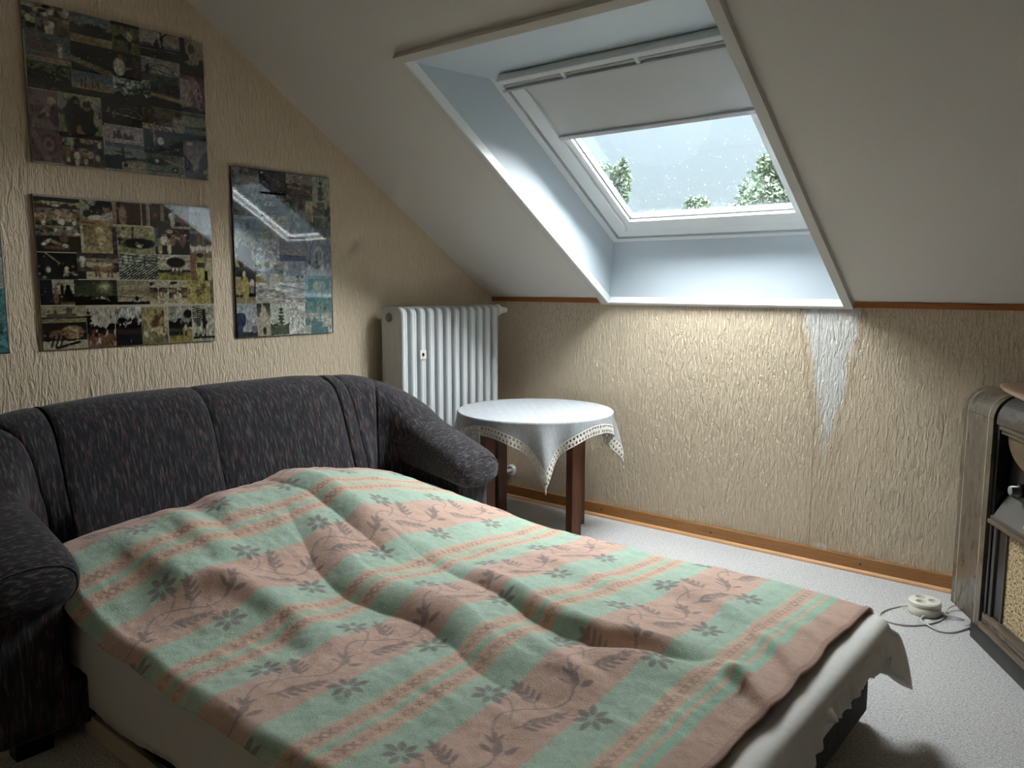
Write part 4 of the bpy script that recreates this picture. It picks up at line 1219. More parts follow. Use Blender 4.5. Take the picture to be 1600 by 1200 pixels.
cuts = [0, 8, 14, near(-1.60), near(-2.235), near(-2.84), 70, 76, len(path) - 1]
cuts[2] = near(-1.53)
cuts[1] = 9
cuts[6] = near(-2.92)
cuts[7] = 74
for a, b in zip(cuts[:-1], cuts[1:]):
    seam_at(a, b, 'backrest_panel')


def arm(yc_, sgn):
    # padded roll, dropping towards the front, rounded end
    rings = []
    for x, H, rz, ry in ((0.40, 0.80, 0.17, 0.125), (0.52, 0.760, 0.15, 0.13), (0.62, 0.728, 0.13, 0.135), (0.75, 0.680, 0.112, 0.14), (0.88, 0.641, 0.098, 0.143), (0.97, 0.612, 0.088, 0.143), (1.02, 0.592, 0.080, 0.138), (1.048, 0.576, 0.070, 0.126), (1.064, 0.560, 0.055, 0.105), (1.072, 0.540, 0.034, 0.070), (1.074, 0.522, 0.012, 0.03)):
        zc_ = H - rz
        x = x if x < 0.75 else 0.75 + (x - 0.75) * 0.77
        ring_ = []
        for i in range(28):
            a = 2 * PI * i / 28
            c_, s_ = math.cos(a), math.sin(a)
            ring_.append((x, yc_ + ry * math.copysign(abs(c_) ** 0.85, c_), zc_ + rz * math.copysign(abs(s_) ** 0.85, s_)))
        rings.append(ring_)
    V, F = loft(rings)
    r_ = recalc(mesh('armrest', V, F, 'sofa_arm_fabric', sofa, True))
    # piping round the front disc
    pts = []
    for i in range(29):
        a = 2 * PI * i / 28
        c_, s_ = math.cos(a), math.sin(a)
        pts.append((0.983, yc_ + 0.120 * math.copysign(abs(c_) ** 0.85, c_), 0.506 + 0.066 * math.copysign(abs(s_) ** 0.85, s_)))
    tube('piping', pts, 0.004, 'sofa_arm_fabric', r_, 6)
    box('arm_panel', (0.20, 0.94, yc_ - 0.105, yc_ + 0.105, 0.05, 0.50), 'sofa_base_fabric', sofa, 0.025, seg=3)
    box('foot', (0.86, 0.92, yc_ - 0.05, yc_ + 0.05, 0.0, 0.05), 'cabinet_black', sofa, 0.004)


arm(AR, 1)
arm(AL, -1)
box('seat_base', (0.30, 0.95, AL + 0.10, AR - 0.10, 0.05, 0.20), 'sofa_base_fabric', sofa, 0.01)
# the pulled-out bed: upholstered foot end, pale side boards, base coloured near-black as shade under the mattress, mattress
BY0, BY1 = -2.935, -1.352
ff = box('foot_panel', (2.60, 2.715, BY0 + 0.01, BY1, 0.03, 0.285), 'sofa_base_fabric', sofa, 0.014, seg=3)
box('side_board', (0.90, 2.60, BY0 + 0.004, BY0 + 0.024, 0.0, 0.066), 'side_board', sofa, 0.003)
box('side_board', (0.90, 2.60, BY1 - 0.030, BY1 - 0.010, 0.0, 0.105), 'side_board', sofa, 0.003)
box('bed_base', (0.92, 2.60, BY0 + 0.05, BY1 - 0.05, 0.03, 0.20), 'gap_shade_black', sofa)
box('mattress', (0.62, 2.762, BY0 + 0.012, BY1 - 0.018, 0.205, 0.347), 'sheet_cotton', sofa, 0.03, seg=3)

# ================================================================== SHEET
rng = np.random.default_rng(11)
sheet_loop = []       # (x, y, nx, ny, drop, ruffle)
SX0, SX1, SY0, SY1, SR = 0.66, 2.776, BY0 + 0.008, BY1 - 0.006, 0.05
for x in np.linspace(SX0, SX1 - SR, 150):
    d = 0.248 - 0.012 * math.sin(9 * x + 1) - 0.010 * math.sin(4 * x) + 0.02 * sm(1.0, 0.8, x)
    sheet_loop.append((x, SY0, 0, -1, d, 0.15))
for a in np.linspace(0, PI / 2, 9)[1:-1]:
    sheet_loop.append((SX1 - SR + SR * math.sin(a), SY0 + SR - SR * math.cos(a), math.sin(a), -math.cos(a), 0.22, 0.5))
for y in np.linspace(SY0 + SR, SY1 - SR, 230):
    u = (y - SY0) / (SY1 - SY0)
    d = float(np.interp(y, [-2.9, -2.6, -2.3, -2.13, -1.99, -1.77, -1.54, -1.42], [0.13, 0.11, 0.135, 0.108, 0.066, 0.072, 0.082, 0.10]))
    d += 0.008 * math.sin(u * 37 + 1) + 0.004 * math.sin(u * 91)
    sheet_loop.append((SX1, y, 1, 0, max(d, 0.05), 1.0))
for a in np.linspace(0, PI / 2, 15)[1:-1]:
    f = math.sin(2 * a)
    sheet_loop.append((SX1 - SR + SR * math.cos(a), SY1 - SR + SR * math.sin(a), math.cos(a), math.sin(a), 0.10 + 0.11 * f + 0.05 * (a / 1.57), 0.3))
for x in np.linspace(SX1 - SR, SX0, 120):
    sheet_loop.append((x, SY1, 0, 1, 0.17 + 0.02 * math.sin(7 * x), 0.5))
rings = []
ZT = 0.357
RV = 0.030
prof_in = [0.6, 0.25, 0.08, RV, RV * 0.7, RV * 0.38, RV * 0.1, 0.0]
NR = 9
V = []
npt = len(sheet_loop)
cumy = 0
px_ = None
sarr = []
for p_ in sheet_loop:
    if px_ is not None:
        cumy += math.hypot(p_[0] - px_[0], p_[1] - px_[1])
    sarr.append(cumy)
    px_ = p_
ruf = np.zeros(npt)
for f, am in ((95, 0.6), (61, 0.5), (137, 0.4), (33, 0.4)):
    ruf += am * np.sin(np.array(sarr) * f + rng.uniform(0, 6))
cols = []
for i, (x, y, nx, ny, d, rf) in enumerate(sheet_loop):
    c_ = []
    mx_, my_ = (SX0 + SX1) / 2, (SY0 + SY1) / 2
    for q in ((0.12, 0.05, 0.034) if nx == 1 else (0.05, 0.043, 0.034)):
        c_.append((x - nx * q, y - ny * q, ZT))
    for th in np.linspace(0, PI / 2, 6):
        c_.append((x - nx * RV * (1 - math.sin(th)), y - ny * RV * (1 - math.sin(th)), ZT - RV * (1 - math.cos(th))))
    for k in range(1, NR + 1):
        t_ = k / NR
        o = 0.004 + 0.012 * t_ * rf + ruf[i] * 0.0105 * rf * (t_ ** 0.6) * (1.25 - 0.5 * t_)
        if 0.3 < nx < 0.95 and ny > 0.3:          # loose corner flap
            o += 0.085 * t_ ** 0.45 * min(nx, ny) * 1.4
        c_.append((x + nx * o, y + ny * o, ZT - RV - (d - RV) * t_ if d > RV else ZT - RV - 0.01 * t_))
    cols.append(c_)
V, F = loft(cols, closed=False)
sheet = tag(recalc(mesh('bed_sheet', V, F, 'sheet_cotton', None, True)), 'white rumpled bed sheet showing below the striped blanket', 'sheet')
b_ = len(V)
md = sheet.modifiers.new('thick', 'SOLIDIFY')
md.thickness = 0.0015
md.offset = 1

# ================================================================== BLANKET
BX0, BX1 = 0.60, 2.722
YL, YR = -2.972, -1.268      # unrolled width, right side tucks over the edge
STEP = 0.004
nx_, ny_ = int((BX1 - BX0) / STEP) + 1, int((YR - YL) / STEP) + 1
gx, gy = np.meshgrid(np.linspace(BX0, BX1, nx_), np.linspace(YL, YR, ny_), indexing='ij')


def vnoise(x, y, f, seed):
    r = np.random.default_rng(seed)
    g = r.random((80, 80))
    X_, Y_ = x * f, y * f
    i, j = np.floor(X_).astype(int), np.floor(Y_).astype(int)
    fx, fy = X_ - i, Y_ - j
    fx, fy = fx * fx * (3 - 2 * fx), fy * fy * (3 - 2 * fy)
    G = lambda a, b: g[a % 80, b % 80]
    return G(i, j) * (1 - fx) * (1 - fy) + G(i + 1, j) * fx * (1 - fy) + G(i, j + 1) * (1 - fx) * fy + G(i + 1, j + 1) * fx * fy - 0.5


def height(x, y):
    hy = np.interp(y, [-3.0, -2.93, -2.88, -2.77, -2.62, -2.46, -2.345, -2.24, -2.11, -1.98, -1.84, -1.68, -1.52, -1.41, -1.30], [0.47, 0.50, 0.522, 0.548, 0.56, 0.545, 0.565, 0.578, 0.590, 0.590, 0.582, 0.555, 0.515, 0.46, 0.42])
    g = sm(1.62, 0.72, x) ** 1.25
    ge = sm(1.22, 0.74, x)
    w_e = sm(-2.62, -2.93, y)
    g = g * (1 - w_e) + ge * w_e
    z = 0.372 + (hy - 0.372) * g
    z = z + 0.012 * sm(1.45, 1.8, x) * sm(-2.9, -2.4, y) * sm(-1.3, -1.7, y)

    def step(P, H, w, L, pw=1.0):
        P = np.array(P)
        Hx = np.interp(x, P[:, 0], H, left=0, right=0)
        yv = np.interp(x, P[:, 0], P[:, 1])
        d = y - yv
        t_ = np.clip(d / w, 0, 1)
        up_ = sm(0, w, d) * 0.25 + 0.75 * (1 - (1 - t_) ** 2.3)
        dec = np.exp(-np.clip(d - w, 0, None) / L)
        return Hx * up_ * dec

    def ridge(P, H, wl, wr):
        """crest line with a steep side towards -y (wl) and a soft side towards +y (wr)"""
        P = np.array(P)
        Hx = np.interp(x, P[:, 0], H, left=0, right=0)
        d = y - np.interp(x, P[:, 0], P[:, 1])
        return Hx * np.where(d < 0, np.exp(-(d / wl) ** 2), np.exp(-(d / wr) ** 2))

    z += step([(0.80, -2.17), (1.0, -2.24), (1.28, -2.34), (1.48, -2.38), (1.69, -2.36), (1.82, -2.37), (1.95, -2.41), (2.05, -2.46), (2.19, -2.48), (2.45, -2.46)], [0, 0.018, 0.046, 0.056, 0.056, 0.058, 0.054, 0.042, 0.026, 0.0], 0.115, 0.26)
    z += step([(0.55, -2.20), (0.67, -2.14), (0.88, -2.09), (1.07, -2.10), (1.30, -2.11), (1.5, -2.12)], [0.0, 0.018, 0.044, 0.050, 0.036, 0.0], 0.10, 0.18)
    z += step([(1.15, -2.02), (1.49, -2.02), (1.65, -2.06), (1.84, -2.11), (2.01, -2.17), (2.15, -2.19), (2.27, -2.18), (2.34, -2.14), (2.42, -2.08), (2.6, -1.98)], [0, 0.020, 0.030, 0.040, 0.050, 0.054, 0.050, 0.040, 0.024, 0], 0.065, 0.22)
    z += ridge([(2.18, -2.245), (2.30, -2.215), (2.40, -2.15), (2.50, -2.125), (2.64, -2.09)], [0, 0.024, 0.030, 0.026, 0.006], 0.10, 0.026)
    z += ridge([(1.95, -2.22), (2.1, -2.27), (2.25, -2.33), (2.4, -2.36)], [0, 0.018, 0.020, 0], 0.05, 0.04)
    z += ridge([(0.60, -2.37), (0.72, -2.37), (0.88, -2.40), (1.05, -2.43)], [0.004, 0.024, 0.030, 0], 0.06, 0.11)
    z += ridge([(0.60, -2.50), (0.77, -2.55), (0.89, -2.56), (1.03, -2.54), (1.16, -2.50)], [0.0, 0.022, 0.034, 0.030, 0], 0.05, 0.09)
    z += ridge([(0.70, -2.73), (0.9, -2.74), (1.08, -2.70), (1.25, -2.66)], [0.0, 0.022, 0.024, 0], 0.05, 0.10)
    z += ridge([(1.10, -2.63), (1.19, -2.61), (1.28, -2.58), (1.45, -2.57), (1.62, -2.60), (1.75, -2.63)], [0, 0.032, 0.036, 0.032, 0.02, 0], 0.05, 0.09)
    z += ridge([(1.55, -1.72), (1.8, -1.75), (2.0, -1.80), (2.2, -1.82)], [0, 0.018, 0.016, 0], 0.06, 0.10)
    z += ridge([(2.05, -1.62), (2.25, -1.66), (2.42, -1.72), (2.55, -1.78)], [0, 0.016, 0.022, 0], 0.05, 0.08)
    z += ridge([(0.95, -1.75), (1.2, -1.72), (1.45, -1.70)], [0, 0.016, 0.0], 0.06, 0.1)
    # pleats running to the foot hem
    z += ridge([(2.50, -1.80), (2.62, -1.875), (2.70, -1.94), (2.76, -1.985)], [0, 0.030, 0.030, 0.010], 0.030, 0.055)
    z += ridge([(2.48, -2.03), (2.60, -2.085), (2.68, -2.135), (2.76, -2.18)], [0, 0.034, 0.038, 0.014], 0.026, 0.060)
    z += ridge([(2.56, -1.66), (2.66, -1.70), (2.76, -1.76)], [0, 0.018, 0.006], 0.03, 0.04)
    z += ridge([(2.56, -1.54), (2.66, -1.58), (2.76, -1.62)], [0, 0.018, 0.005], 0.03, 0.04)
    z += 0.018 * vnoise(x, y, 4.0, 1) + 0.008 * vnoise(x, y, 9.0, 2) + 0.0035 * vnoise(x, y, 21.0, 3) + 0.0022 * vnoise(x, y, 47.0, 4) + 0.005 * vnoise(x * 0.45 + y * 0.2, y, 30.0, 5) * sm(-0.1, 0.4, vnoise(x, y, 3.0, 6))
    return z


hz = height(gx, gy)
hb_ = sm(2.58, 2.715, gx) * 0.72
hz = hz * (1 - hb_) + (0.366 + (hz - 0.366) * 0.25) * hb_
hz = np.maximum(hz, 0.364 + 0.0015 * np.sin(gx * 40))
# rolls over the right edge of the mattress and hangs there
EDGE = -1.385
ov = np.clip(gy - EDGE, 0, None)
ang = np.clip(ov / 0.045, 0, PI / 2)
rest = np.clip(ov - 0.045 * PI / 2, 0, None)
PXX = gx.copy()
PYY = np.where(ov > 0, EDGE + 0.045 * np.sin(ang) + rest * 0.06 + 0.006 * np.sin(gx * 21) * sm(0, 0.1, ov), gy)
PZZ = hz - 0.045 * (1 - np.cos(ang)) - rest * 0.99
# left edge sags over the mattress edge
sag = np.clip(-2.925 - gy, 0, None)
PZZ -= sag ** 1.5 * 3.2
PZZ = np.where(gy < -2.9, PZZ, PZZ)
# foot hem dips over the end of the mattress; wavy hem line
fx_ = np.clip(gx - 2.69, 0, None)
PZZ -= fx_ ** 1.2 * 0.10
PXX += sm(2.2, 2.745, gx) * (0.005 * np.sin(gy * 9.0 + 1.0) + 0.003 * np.sin(gy * 23)) - sm(2.3, 2.745, gx) * 0.016
# left hem undulates a little
PYY += sm(-2.7, -2.97, gy) * 0.010 * np.sin(gx * 6.0)
# head end tucks against the back of the sofa
PZZ -= sm(0.68, 0.60, gx) * 0.05

# ---- woven pattern on the cloth
GREEN, PINK, PEACH = np.array(srgb(184, 208, 188)[:3]), np.array(srgb(218, 184, 166)[:3]), np.array(srgb(224, 189, 165)[:3])
DARK, YEL, GREEN2 = np.array(srgb(134, 119, 116)[:3]), np.array(srgb(216, 208, 176)[:3]), np.array(srgb(170, 206, 182)[:3])
pat = np.empty(gx.shape + (3,))
pat[:] = GREEN


def lay(mask, c, k=1.0):
    global pat
    mm_ = np.clip(mask, 0, 1)[..., None] * k
    pat = pat * (1 - mm_) + c * mm_


wob = 0.0015 * np.sin(gy * 300) + 0.001 * np.sin(gy * 731)
soft = lambda x0, x1: np.clip((gx + wob - x0) / 0.006 + 0.5, 0, 1) * np.clip((x1 - gx - wob) / 0.006 + 0.5, 0, 1)
PER = 0.54
dark_m = np.zeros(gx.shape)


def seg_d(x0, y0, x1, y1, pad):
    """add a thin stroke to the dark layer, only inside its window"""
    i0, i1 = np.searchsorted(gx[:, 0], [min(x0, x1) - pad, max(x0, x1) + pad])
    j0, j1 = np.searchsorted(gy[0], [min(y0, y1) - pad, max(y0, y1) + pad])
    if i1 <= i0 or j1 <= j0:
        return None
    sx_, sy_ = gx[i0:i1, j0:j1], gy[i0:i1, j0:j1]
    vx, vy = x1 - x0, y1 - y0
    t_ = np.clip(((sx_ - x0) * vx + (sy_ - y0) * vy) / (vx * vx + vy * vy + 1e-12), 0, 1)
    return (slice(i0, i1), slice(j0, j1)), np.hypot(sx_ - x0 - t_ * vx, sy_ - y0 - t_ * vy), t_


def stroke(P, w, k=0.8):
    for (x0, y0), (x1, y1) in zip(P[:-1], P[1:]):
        q = seg_d(x0, y0, x1, y1, w * 2 + 0.006)
        if q:
            dark_m[q[0]] = np.maximum(dark_m[q[0]], np.clip((w - q[1]) / 0.003 + 0.5, 0, 1) * k)


def leaf_(x, y, a, L, w, k=0.85):
    x1, y1 = x + L * math.cos(a), y + L * math.sin(a)
    q = seg_d(x, y, x1, y1, w * 2 + 0.006)
    if q:
        ww = w * np.sqrt(np.clip(np.sin(PI * np.clip(q[2], 0.02, 0.98)), 0, 1))
        dark_m[q[0]] = np.maximum(dark_m[q[0]], np.clip((ww - q[1]) / 0.003 + 0.5, 0, 1) * k)


def flower(x, y, r, rot=0.0):
    for i in range(7):
        a = rot + 2 * PI * i / 7
        leaf_(x + 0.010 * math.cos(a), y + 0.010 * math.sin(a), a, r * (1.0 if i % 2 else 0.85), 0.0092, 0.9)


MOT = 0.285
prng = np.random.default_rng(8)
for k in range(-1, 5):
    xc_ = 0.68 + PER * k
    lay(soft(xc_ - 0.098, xc_ + 0.098), PINK)
    xp = 0.955 + PER * k
    for (a, b) in ((-0.062, -0.012), (0.014, 0.064)):
        lay(soft(xp + a, xp + b), PEACH)
    lay(soft(xp - 0.008, xp + 0.002), YEL, 0.45)
    lay(soft(xp + 0.002, xp + 0.012), GREEN2)
    lay(soft(xp - 0.070, xp - 0.064), YEL, 0.5)
    lay(soft(xp + 0.066, xp + 0.072), YEL, 0.5)
    ph = [0.0, 0.02, 0.01, 0.0, -0.03, 0.0][k + 1]
    y = -3.0
    # crossed-stitch chains along both peach stripes
    y_ = YL
    n_ = 0
    while y_ < YR:
        for xs in (xp - 0.037, xp + 0.039):
            big = 1.55 if n_ % 11 in (4, 5) else 1.0
            s_ = 0.0078 * big
            stroke([(xs - s_, y_ - s_ * 0.8), (xs + s_, y_ + s_ * 0.8)], 0.0021 * big, 0.72)
            stroke([(xs - s_, y_ + s_ * 0.8), (xs + s_, y_ - s_ * 0.8)], 0.0021 * big, 0.72)
        y_ += 0.0245
        n_ += 1
    # vine with sprigs and flowers
    y0 = -2.49 + ph - MOT * 3
    for q in range(8):
        yb = y0 + q * MOT
        vine = [(xc_ + 0.052 * math.cos(2 * PI * t_) * 0.9 - 0.006, yb - 0.20 + MOT * t_) for t_ in np.linspace(0, 1, 18)]
        stroke(vine, 0.0026)
        fx0, fy0 = xc_ - 0.128, yb
        stroke([(xc_ - 0.02, yb - 0.055), (xc_ - 0.045, yb - 0.015), (xc_ - 0.075, yb + 0.012), (xc_ - 0.105, yb + 0.008)], 0.0024)
        flower(fx0, fy0, 0.037, 0.3 + q)
        fx1, fy1 = xc_ + 0.122, yb + 0.066
        stroke([(xc_ + 0.02, yb - 0.02), (xc_ + 0.05, yb + 0.03), (xc_ + 0.085, yb + 0.055)], 0.0024)
        flower(fx1, fy1, 0.040, 0.9 + q)
        # leafy sprigs on both sides of the vine: a curved rib with paired leaflets
        for (bx_, by_, a0, ln, cv, nl) in ((xc_ - 0.004, yb + 0.02, 2.35, 0.085, 0.5, 4), (xc_ + 0.004, yb - 0.075, 0.75, 0.105, 0.55, 5), (xc_ + 0.038, yb - 0.175, 2.7, 0.055, -0.5, 2)):
            P_ = [(bx_, by_)]
            a = a0
            for i in range(nl):
                a += cv / nl
                P_.append((P_[-1][0] + ln / nl * math.cos(a), P_[-1][1] + ln / nl * math.sin(a)))
                for sg in (-1, 1):
                    leaf_(P_[-1][0], P_[-1][1], a + sg * 0.62, 0.040 - 0.004 * i, 0.0056)
            stroke(P_, 0.0022)
            leaf_(P_[-1][0], P_[-1][1], a, 0.040, 0.0062)
        # plump bud leaves
        leaf_(xc_ + 0.03, yb - 0.165, 2.0, 0.042, 0.0095)
        leaf_(xc_ + 0.04, yb - 0.150, 1.2, 0.036, 0.0085)
    # faint tendril in the green
    for sx_ in (-0.158, 0.165):
        pts_ = [(xc_ + sx_ + 0.006 * math.sin(9 * t_), t_) for t_ in np.linspace(YL, YR, 90)]
        for i in range(0, 88, 2):
            stroke(pts_[i:i + 2], 0.0016, 0.30)
# the end border: plain brownish pink past the last green line
endm = soft(2.628, 9.0)
dark_m = np.where(gx > 2.628, 0, dark_m)
lay(dark_m, DARK, 0.85)
lay(endm, PINK * 0.93)
lay(soft(2.602, 2.630), GREEN2)
# woolly variation
pat *= (1 + 0.10 * vnoise(gx, gy, 60, 21) + 0.10 * vnoise(gx, gy, 140, 22))[..., None]
BV = np.stack([PXX.ravel(), PYY.ravel(), PZZ.ravel() + 0.006], 1)
blanket = big_mesh('blanket', BV, grid_faces(nx_, ny_), 'blanket_fleece', None, True, pat.reshape(-1, 3))
tag(blanket, 'green and pink striped floral blanket spread over the bed', 'blanket')
md = blanket.modifiers.new('thick', 'SOLIDIFY')
md.thickness = 0.006
md.offset = -1
# blanket stitching round the foot hem
E3 = np.stack([PXX[-1], PYY[-1], PZZ[-1] + 0.006], 1)
E2 = np.stack([PXX[-5], PYY[-5], PZZ[-5] + 0.006], 1)
V, F = [], []
for i in range(2, ny_ - 2, 2):
    a, b = E3[i], E2[i]
    d = np.array([0, 0.0011, 0])
    h = np.array([0, 0, 0.0022])
    e = np.array([0.002, 0, -0.006])
    n0 = len(V)
    V += [b - d, b + d, a - d + h * 0.6, a + d + h * 0.6, a - d + e, a + d + e, (a + b) / 2 - d + h, (a + b) / 2 + d + h]
    F += [(n0, n0 + 1, n0 + 7, n0 + 6), (n0 + 6, n0 + 7, n0 + 3, n0 + 2), (n0 + 2, n0 + 3, n0 + 5, n0 + 4)]
tag(mesh('hem_stitching', np.array(V), F, 'hem_thread', blanket), kind='stuff')
# ================================================================== ROUND TABLE
TC = Vector((0.760, -0.525, 0))
TZ, TR = 0.684, 0.405
tb = tag(empty('side_table', TC), 'small round table with four square brown legs beside the radiator', 'table')
lathe('tabletop', [(0, -0.024), (TR - 0.008, -0.024), (TR - 0.002, -0.018), (TR - 0.002, -0.006), (TR - 0.006, 0), (0, 0)], (TC.x, TC.y, TZ - 0.002), 'table_wood', tb, 64)
va = math.atan2(-0.795, 0.607)          # towards the camera
fr_ = va + math.radians(-5.5)
ex = Vector((math.cos(fr_), math.sin(fr_), 0))
ey = Vector((-ex.y, ex.x, 0))
HS = 0.222


def rot_box(name, c, hx, hy, z0, z1, a, mat, parent, bev=0.003):
    ca_, sa_ = math.cos(a), math.sin(a)
    return box(name, (-hx, hx, -hy, hy, z0, z1), mat, parent, bev, f=lambda x, y, z: (c[0] + x * ca_ - y * sa_, c[1] + x * sa_ + y * ca_, z))


for sx_ in (-1, 1):
    for sy_ in (-1, 1):
        c = TC + ex * HS * sx_ + ey * HS * sy_
        rot_box('leg', c, 0.029, 0.029, 0.0, TZ - 0.026, fr_ + math.radians(38), 'table_wood', tb)
for sgn in (-1, 1):
    c = TC + ex * HS * sgn
    rot_box('apron', c, 0.010, HS - 0.03, TZ - 0.10, TZ - 0.026, fr_, 'table_wood', tb)
    c = TC + ey * HS * sgn
    rot_box('apron', c, HS - 0.03, 0.010, TZ - 0.10, TZ - 0.026, fr_, 'table_wood', tb)

# ------------------------------------------------------------------ square cloth with a crocheted border
CL = 0.497                 # half side of the square
CR_ = TR + 0.004
ca0 = va + math.radians(6.5)   # direction of the front corner
NC = 300
lin = np.linspace(-CL, CL, NC)
A_, B_ = np.meshgrid(lin, lin, indexing='ij')
rho = np.hypot(A_, B_)
th = np.arctan2(B_, A_) + ca0 - PI / 4
# nearest corner direction
qd = np.round((th - ca0) / (PI / 2)) * PI / 2 + ca0
dth = th - qd
e_ = np.clip(rho - CR_, 0, None)
gather = 1 - 0.27 * sm(0.03, 0.28, e_)
th2 = qd + dth * gather
roll = 0.012
rr_ = CR_ + np.minimum(e_, roll) * 0.6
drop = np.clip(e_ - roll * 0.5, 0, None)
fold = np.cos(dth * 13.0) * 0.050 * sm(0.0, 0.25, e_) * np.exp(-(dth / 0.55) ** 2) + np.cos(th * 9) * 0.004 * sm(0, 0.1, e_)
rad_ = np.where(e_ > 0, rr_ + fold + drop * 0.05, rho)
zz = TZ + 0.001 - drop * (1.0 + 0.10 * sm(0.1, 0.3, e_))
zz = np.where(e_ <= 0, TZ + 0.001 + 0.0006 * np.sin(A_ * 90) * np.sin(B_ * 83), zz)
CV = np.stack([(TC.x + rad_ * np.cos(th2)).ravel(), (TC.y + rad_ * np.sin(th2)).ravel(), zz.ravel()], 1)
F_ = grid_faces(NC, NC)
ac = (A_[:-1, :-1] + A_[1:, 1:]) / 2
bc = (B_[:-1, :-1] + B_[1:, 1:]) / 2
m_ = np.maximum(np.abs(ac), np.abs(bc))
depth = CL - m_
LW = 0.050
along = np.where(np.abs(ac) > np.abs(bc), bc, ac)
lace_mask = depth < LW
u_ = (along / 0.022) % 1.0
v_ = depth / LW
row = (v_ * 2).astype(int)
vv_ = (v_ * 2) % 1.0
uu_ = np.where(row % 2 == 0, u_, (u_ + 0.5) % 1.0)
hole = (np.abs(uu_ - 0.5) * 2 + np.abs(vv_ - 0.5) * 1.7 < 0.62) & (v_ > 0.08) & (v_ < 0.96)
cloth = big_mesh('tablecloth', CV, F_[(~lace_mask).ravel()], 'linen')
tag(cloth, 'white linen cloth draped over the round table', 'tablecloth')
lace = big_mesh('lace_border', CV, F_[(lace_mask & ~hole).ravel()], 'lace_cotton', cloth)
lace['label'] = 'openwork crocheted border'
for o in (cloth, lace):
    bm = bmesh.new()
    bm.from_mesh(o.data)
    bmesh.ops.delete(bm, geom=[v for v in bm.verts if not v.link_faces], context='VERTS')
    bm.to_mesh(o.data)
    bm.free()
    md = o.modifiers.new('thick', 'SOLIDIFY')
    md.thickness = 0.0014 if o is cloth else 0.003
    md.offset = 1
# tassels at two of the corners
for i, j in ((NC - 1, NC - 1), (0, NC - 1)):
    pass
for k in (0, 1):
    i, j = ((NC - 1, NC - 1), (0, NC - 1))[k]
    p = CV[i * NC + j]
    tube('tassel', [(p[0], p[1], p[2] + 0.004), (p[0] + 0.002, p[1], p[2] - 0.022)], 0.0035, 'lace_cotton', cloth, 8)

# ================================================================== MUSIC CABINET (stands across the corner)
mc = tag(empty('radio_cabinet', (2.817 - 0.851 * 0.02, -0.419 - 0.525 * 0.02, 0), math.atan2(-0.851, 0.525)), 'old dark walnut radio cabinet with beige speaker cloth, standing across the room corner', 'radio cabinet')
AR_, ZR = 0.092, 0.868       # bullnose radius, where it starts
BACKW = 0.42


def bull(inset=0.0, z0=0.085, n=10):
    P = [(inset, z0)]
    for k in range(n + 1):
        a = PI / 2 * k / n
        P.append((AR_ - (AR_ - inset) * math.cos(a), ZR + (AR_ - inset) * math.sin(a)))
    P += [(BACKW, ZR + AR_ - inset), (BACKW, z0)]
    return P


tw = lambda w, z, t: (t, w, z)
T1 = 1.15
prism('side_pilaster', bull(0.0, 0.085), 'walnut', mc, tw, -0.09, 0.160, True)
# hairline where the straight veneer meets the rounded top
box('veneer_joint', (-0.0905, 0.1605, -0.0006, 0.01, ZR - 0.001, ZR + 0.0012), 'cabinet_black', mc, local=True)
for t0 in (-0.056, 0.119):
    P = [(w - 0.0, z) for w, z in bull(-0.0008, 0.085)]
    prism('inlay_line', P, 'inlay', mc, tw, t0, t0 + 0.0035, True)
# black core seen in the gap beside the pilaster and inside the recess
join_boxes('carcass', [(0.16, 0.186, 0.012, BACKW, 0.085, 0.90), (0.186, T1, 0.06, BACKW, 0.085, 0.93), (0.16, T1, 0.10, BACKW, 0.90, 0.945)], 'cabinet_black', mc, local=True)
prism('gap_curve', bull(0.010, 0.80), 'cabinet_black', mc, tw, 0.155, 0.190, True)
rail = [(0.0, ZR - 0.012), (0.0, ZR)] + bull(0.0)[2:-2] + [(BACKW, ZR + AR_), (BACKW, ZR + AR_ - 0.02), (0.05, ZR + 0.03), (0.03, ZR - 0.012)]
prism('top_rail', rail, 'walnut_dark', mc, tw, 0.184, T1, True)
box('top_moulding', (0.195, T1, 0.004, 0.05, 0.838, 0.852), 'moulding_wood', mc, 0.003, local=True)
box('top_moulding', (0.197, T1, 0.012, 0.05, 0.822, 0.834), 'walnut', mc, 0.003, local=True)
# rounded wooden valance under the moulding
vp = [(T1, 0.822), (T1, 0.715), (0.40, 0.715)] + [(0.215 + 0.185 * (1 - math.cos(a)) if False else 0.40 - 0.185 * math.sin(a), 0.822 - 0.107 * math.cos(a)) for a in np.linspace(0.05, PI / 2, 10)]
prism('valance', vp, 'moulding_wood', mc, lambda t, z, d: (t, d, z), 0.028, 0.05, True)
box('scale_glass', (0.188, T1, 0.052, 0.06, 0.525, 0.83), 'cabinet_black', mc, local=True)
prism('control_strip', [(0.004, 0.522), (0.050, 0.600), (0.056, 0.600), (0.056, 0.522)], 'grey_metal', mc, tw, 0.20, T1, True)
kn = lathe('tuning_knob', [(0, 0.0), (0.026, 0.0), (0.026, 0.012), (0.019, 0.014), (0.019, 0.034), (0.0, 0.034)], (0, 0, 0), 'cabinet_black', mc, 28, 'y', local=True)
for v_k in kn.data.vertices:
    v_k.co.y = 0.046 - v_k.co.y
    v_k.co.x += 0.295
    v_k.co.z += 0.640
kf = lathe('knob_cap', [(0, 0.0), (0.016, 0.0), (0.015, 0.002), (0, 0.002)], (0, 0, 0), 'knob_face', kn, 24, 'y', local=True)
for v_k in kf.data.vertices:
    v_k.co.y = 0.0118 - v_k.co.y
    v_k.co.x += 0.295
    v_k.co.z += 0.640
box('scale_pointer', (0.40, 0.60, 0.012, 0.02, 0.536, 0.546), 'scale_yellow', mc, local=True)
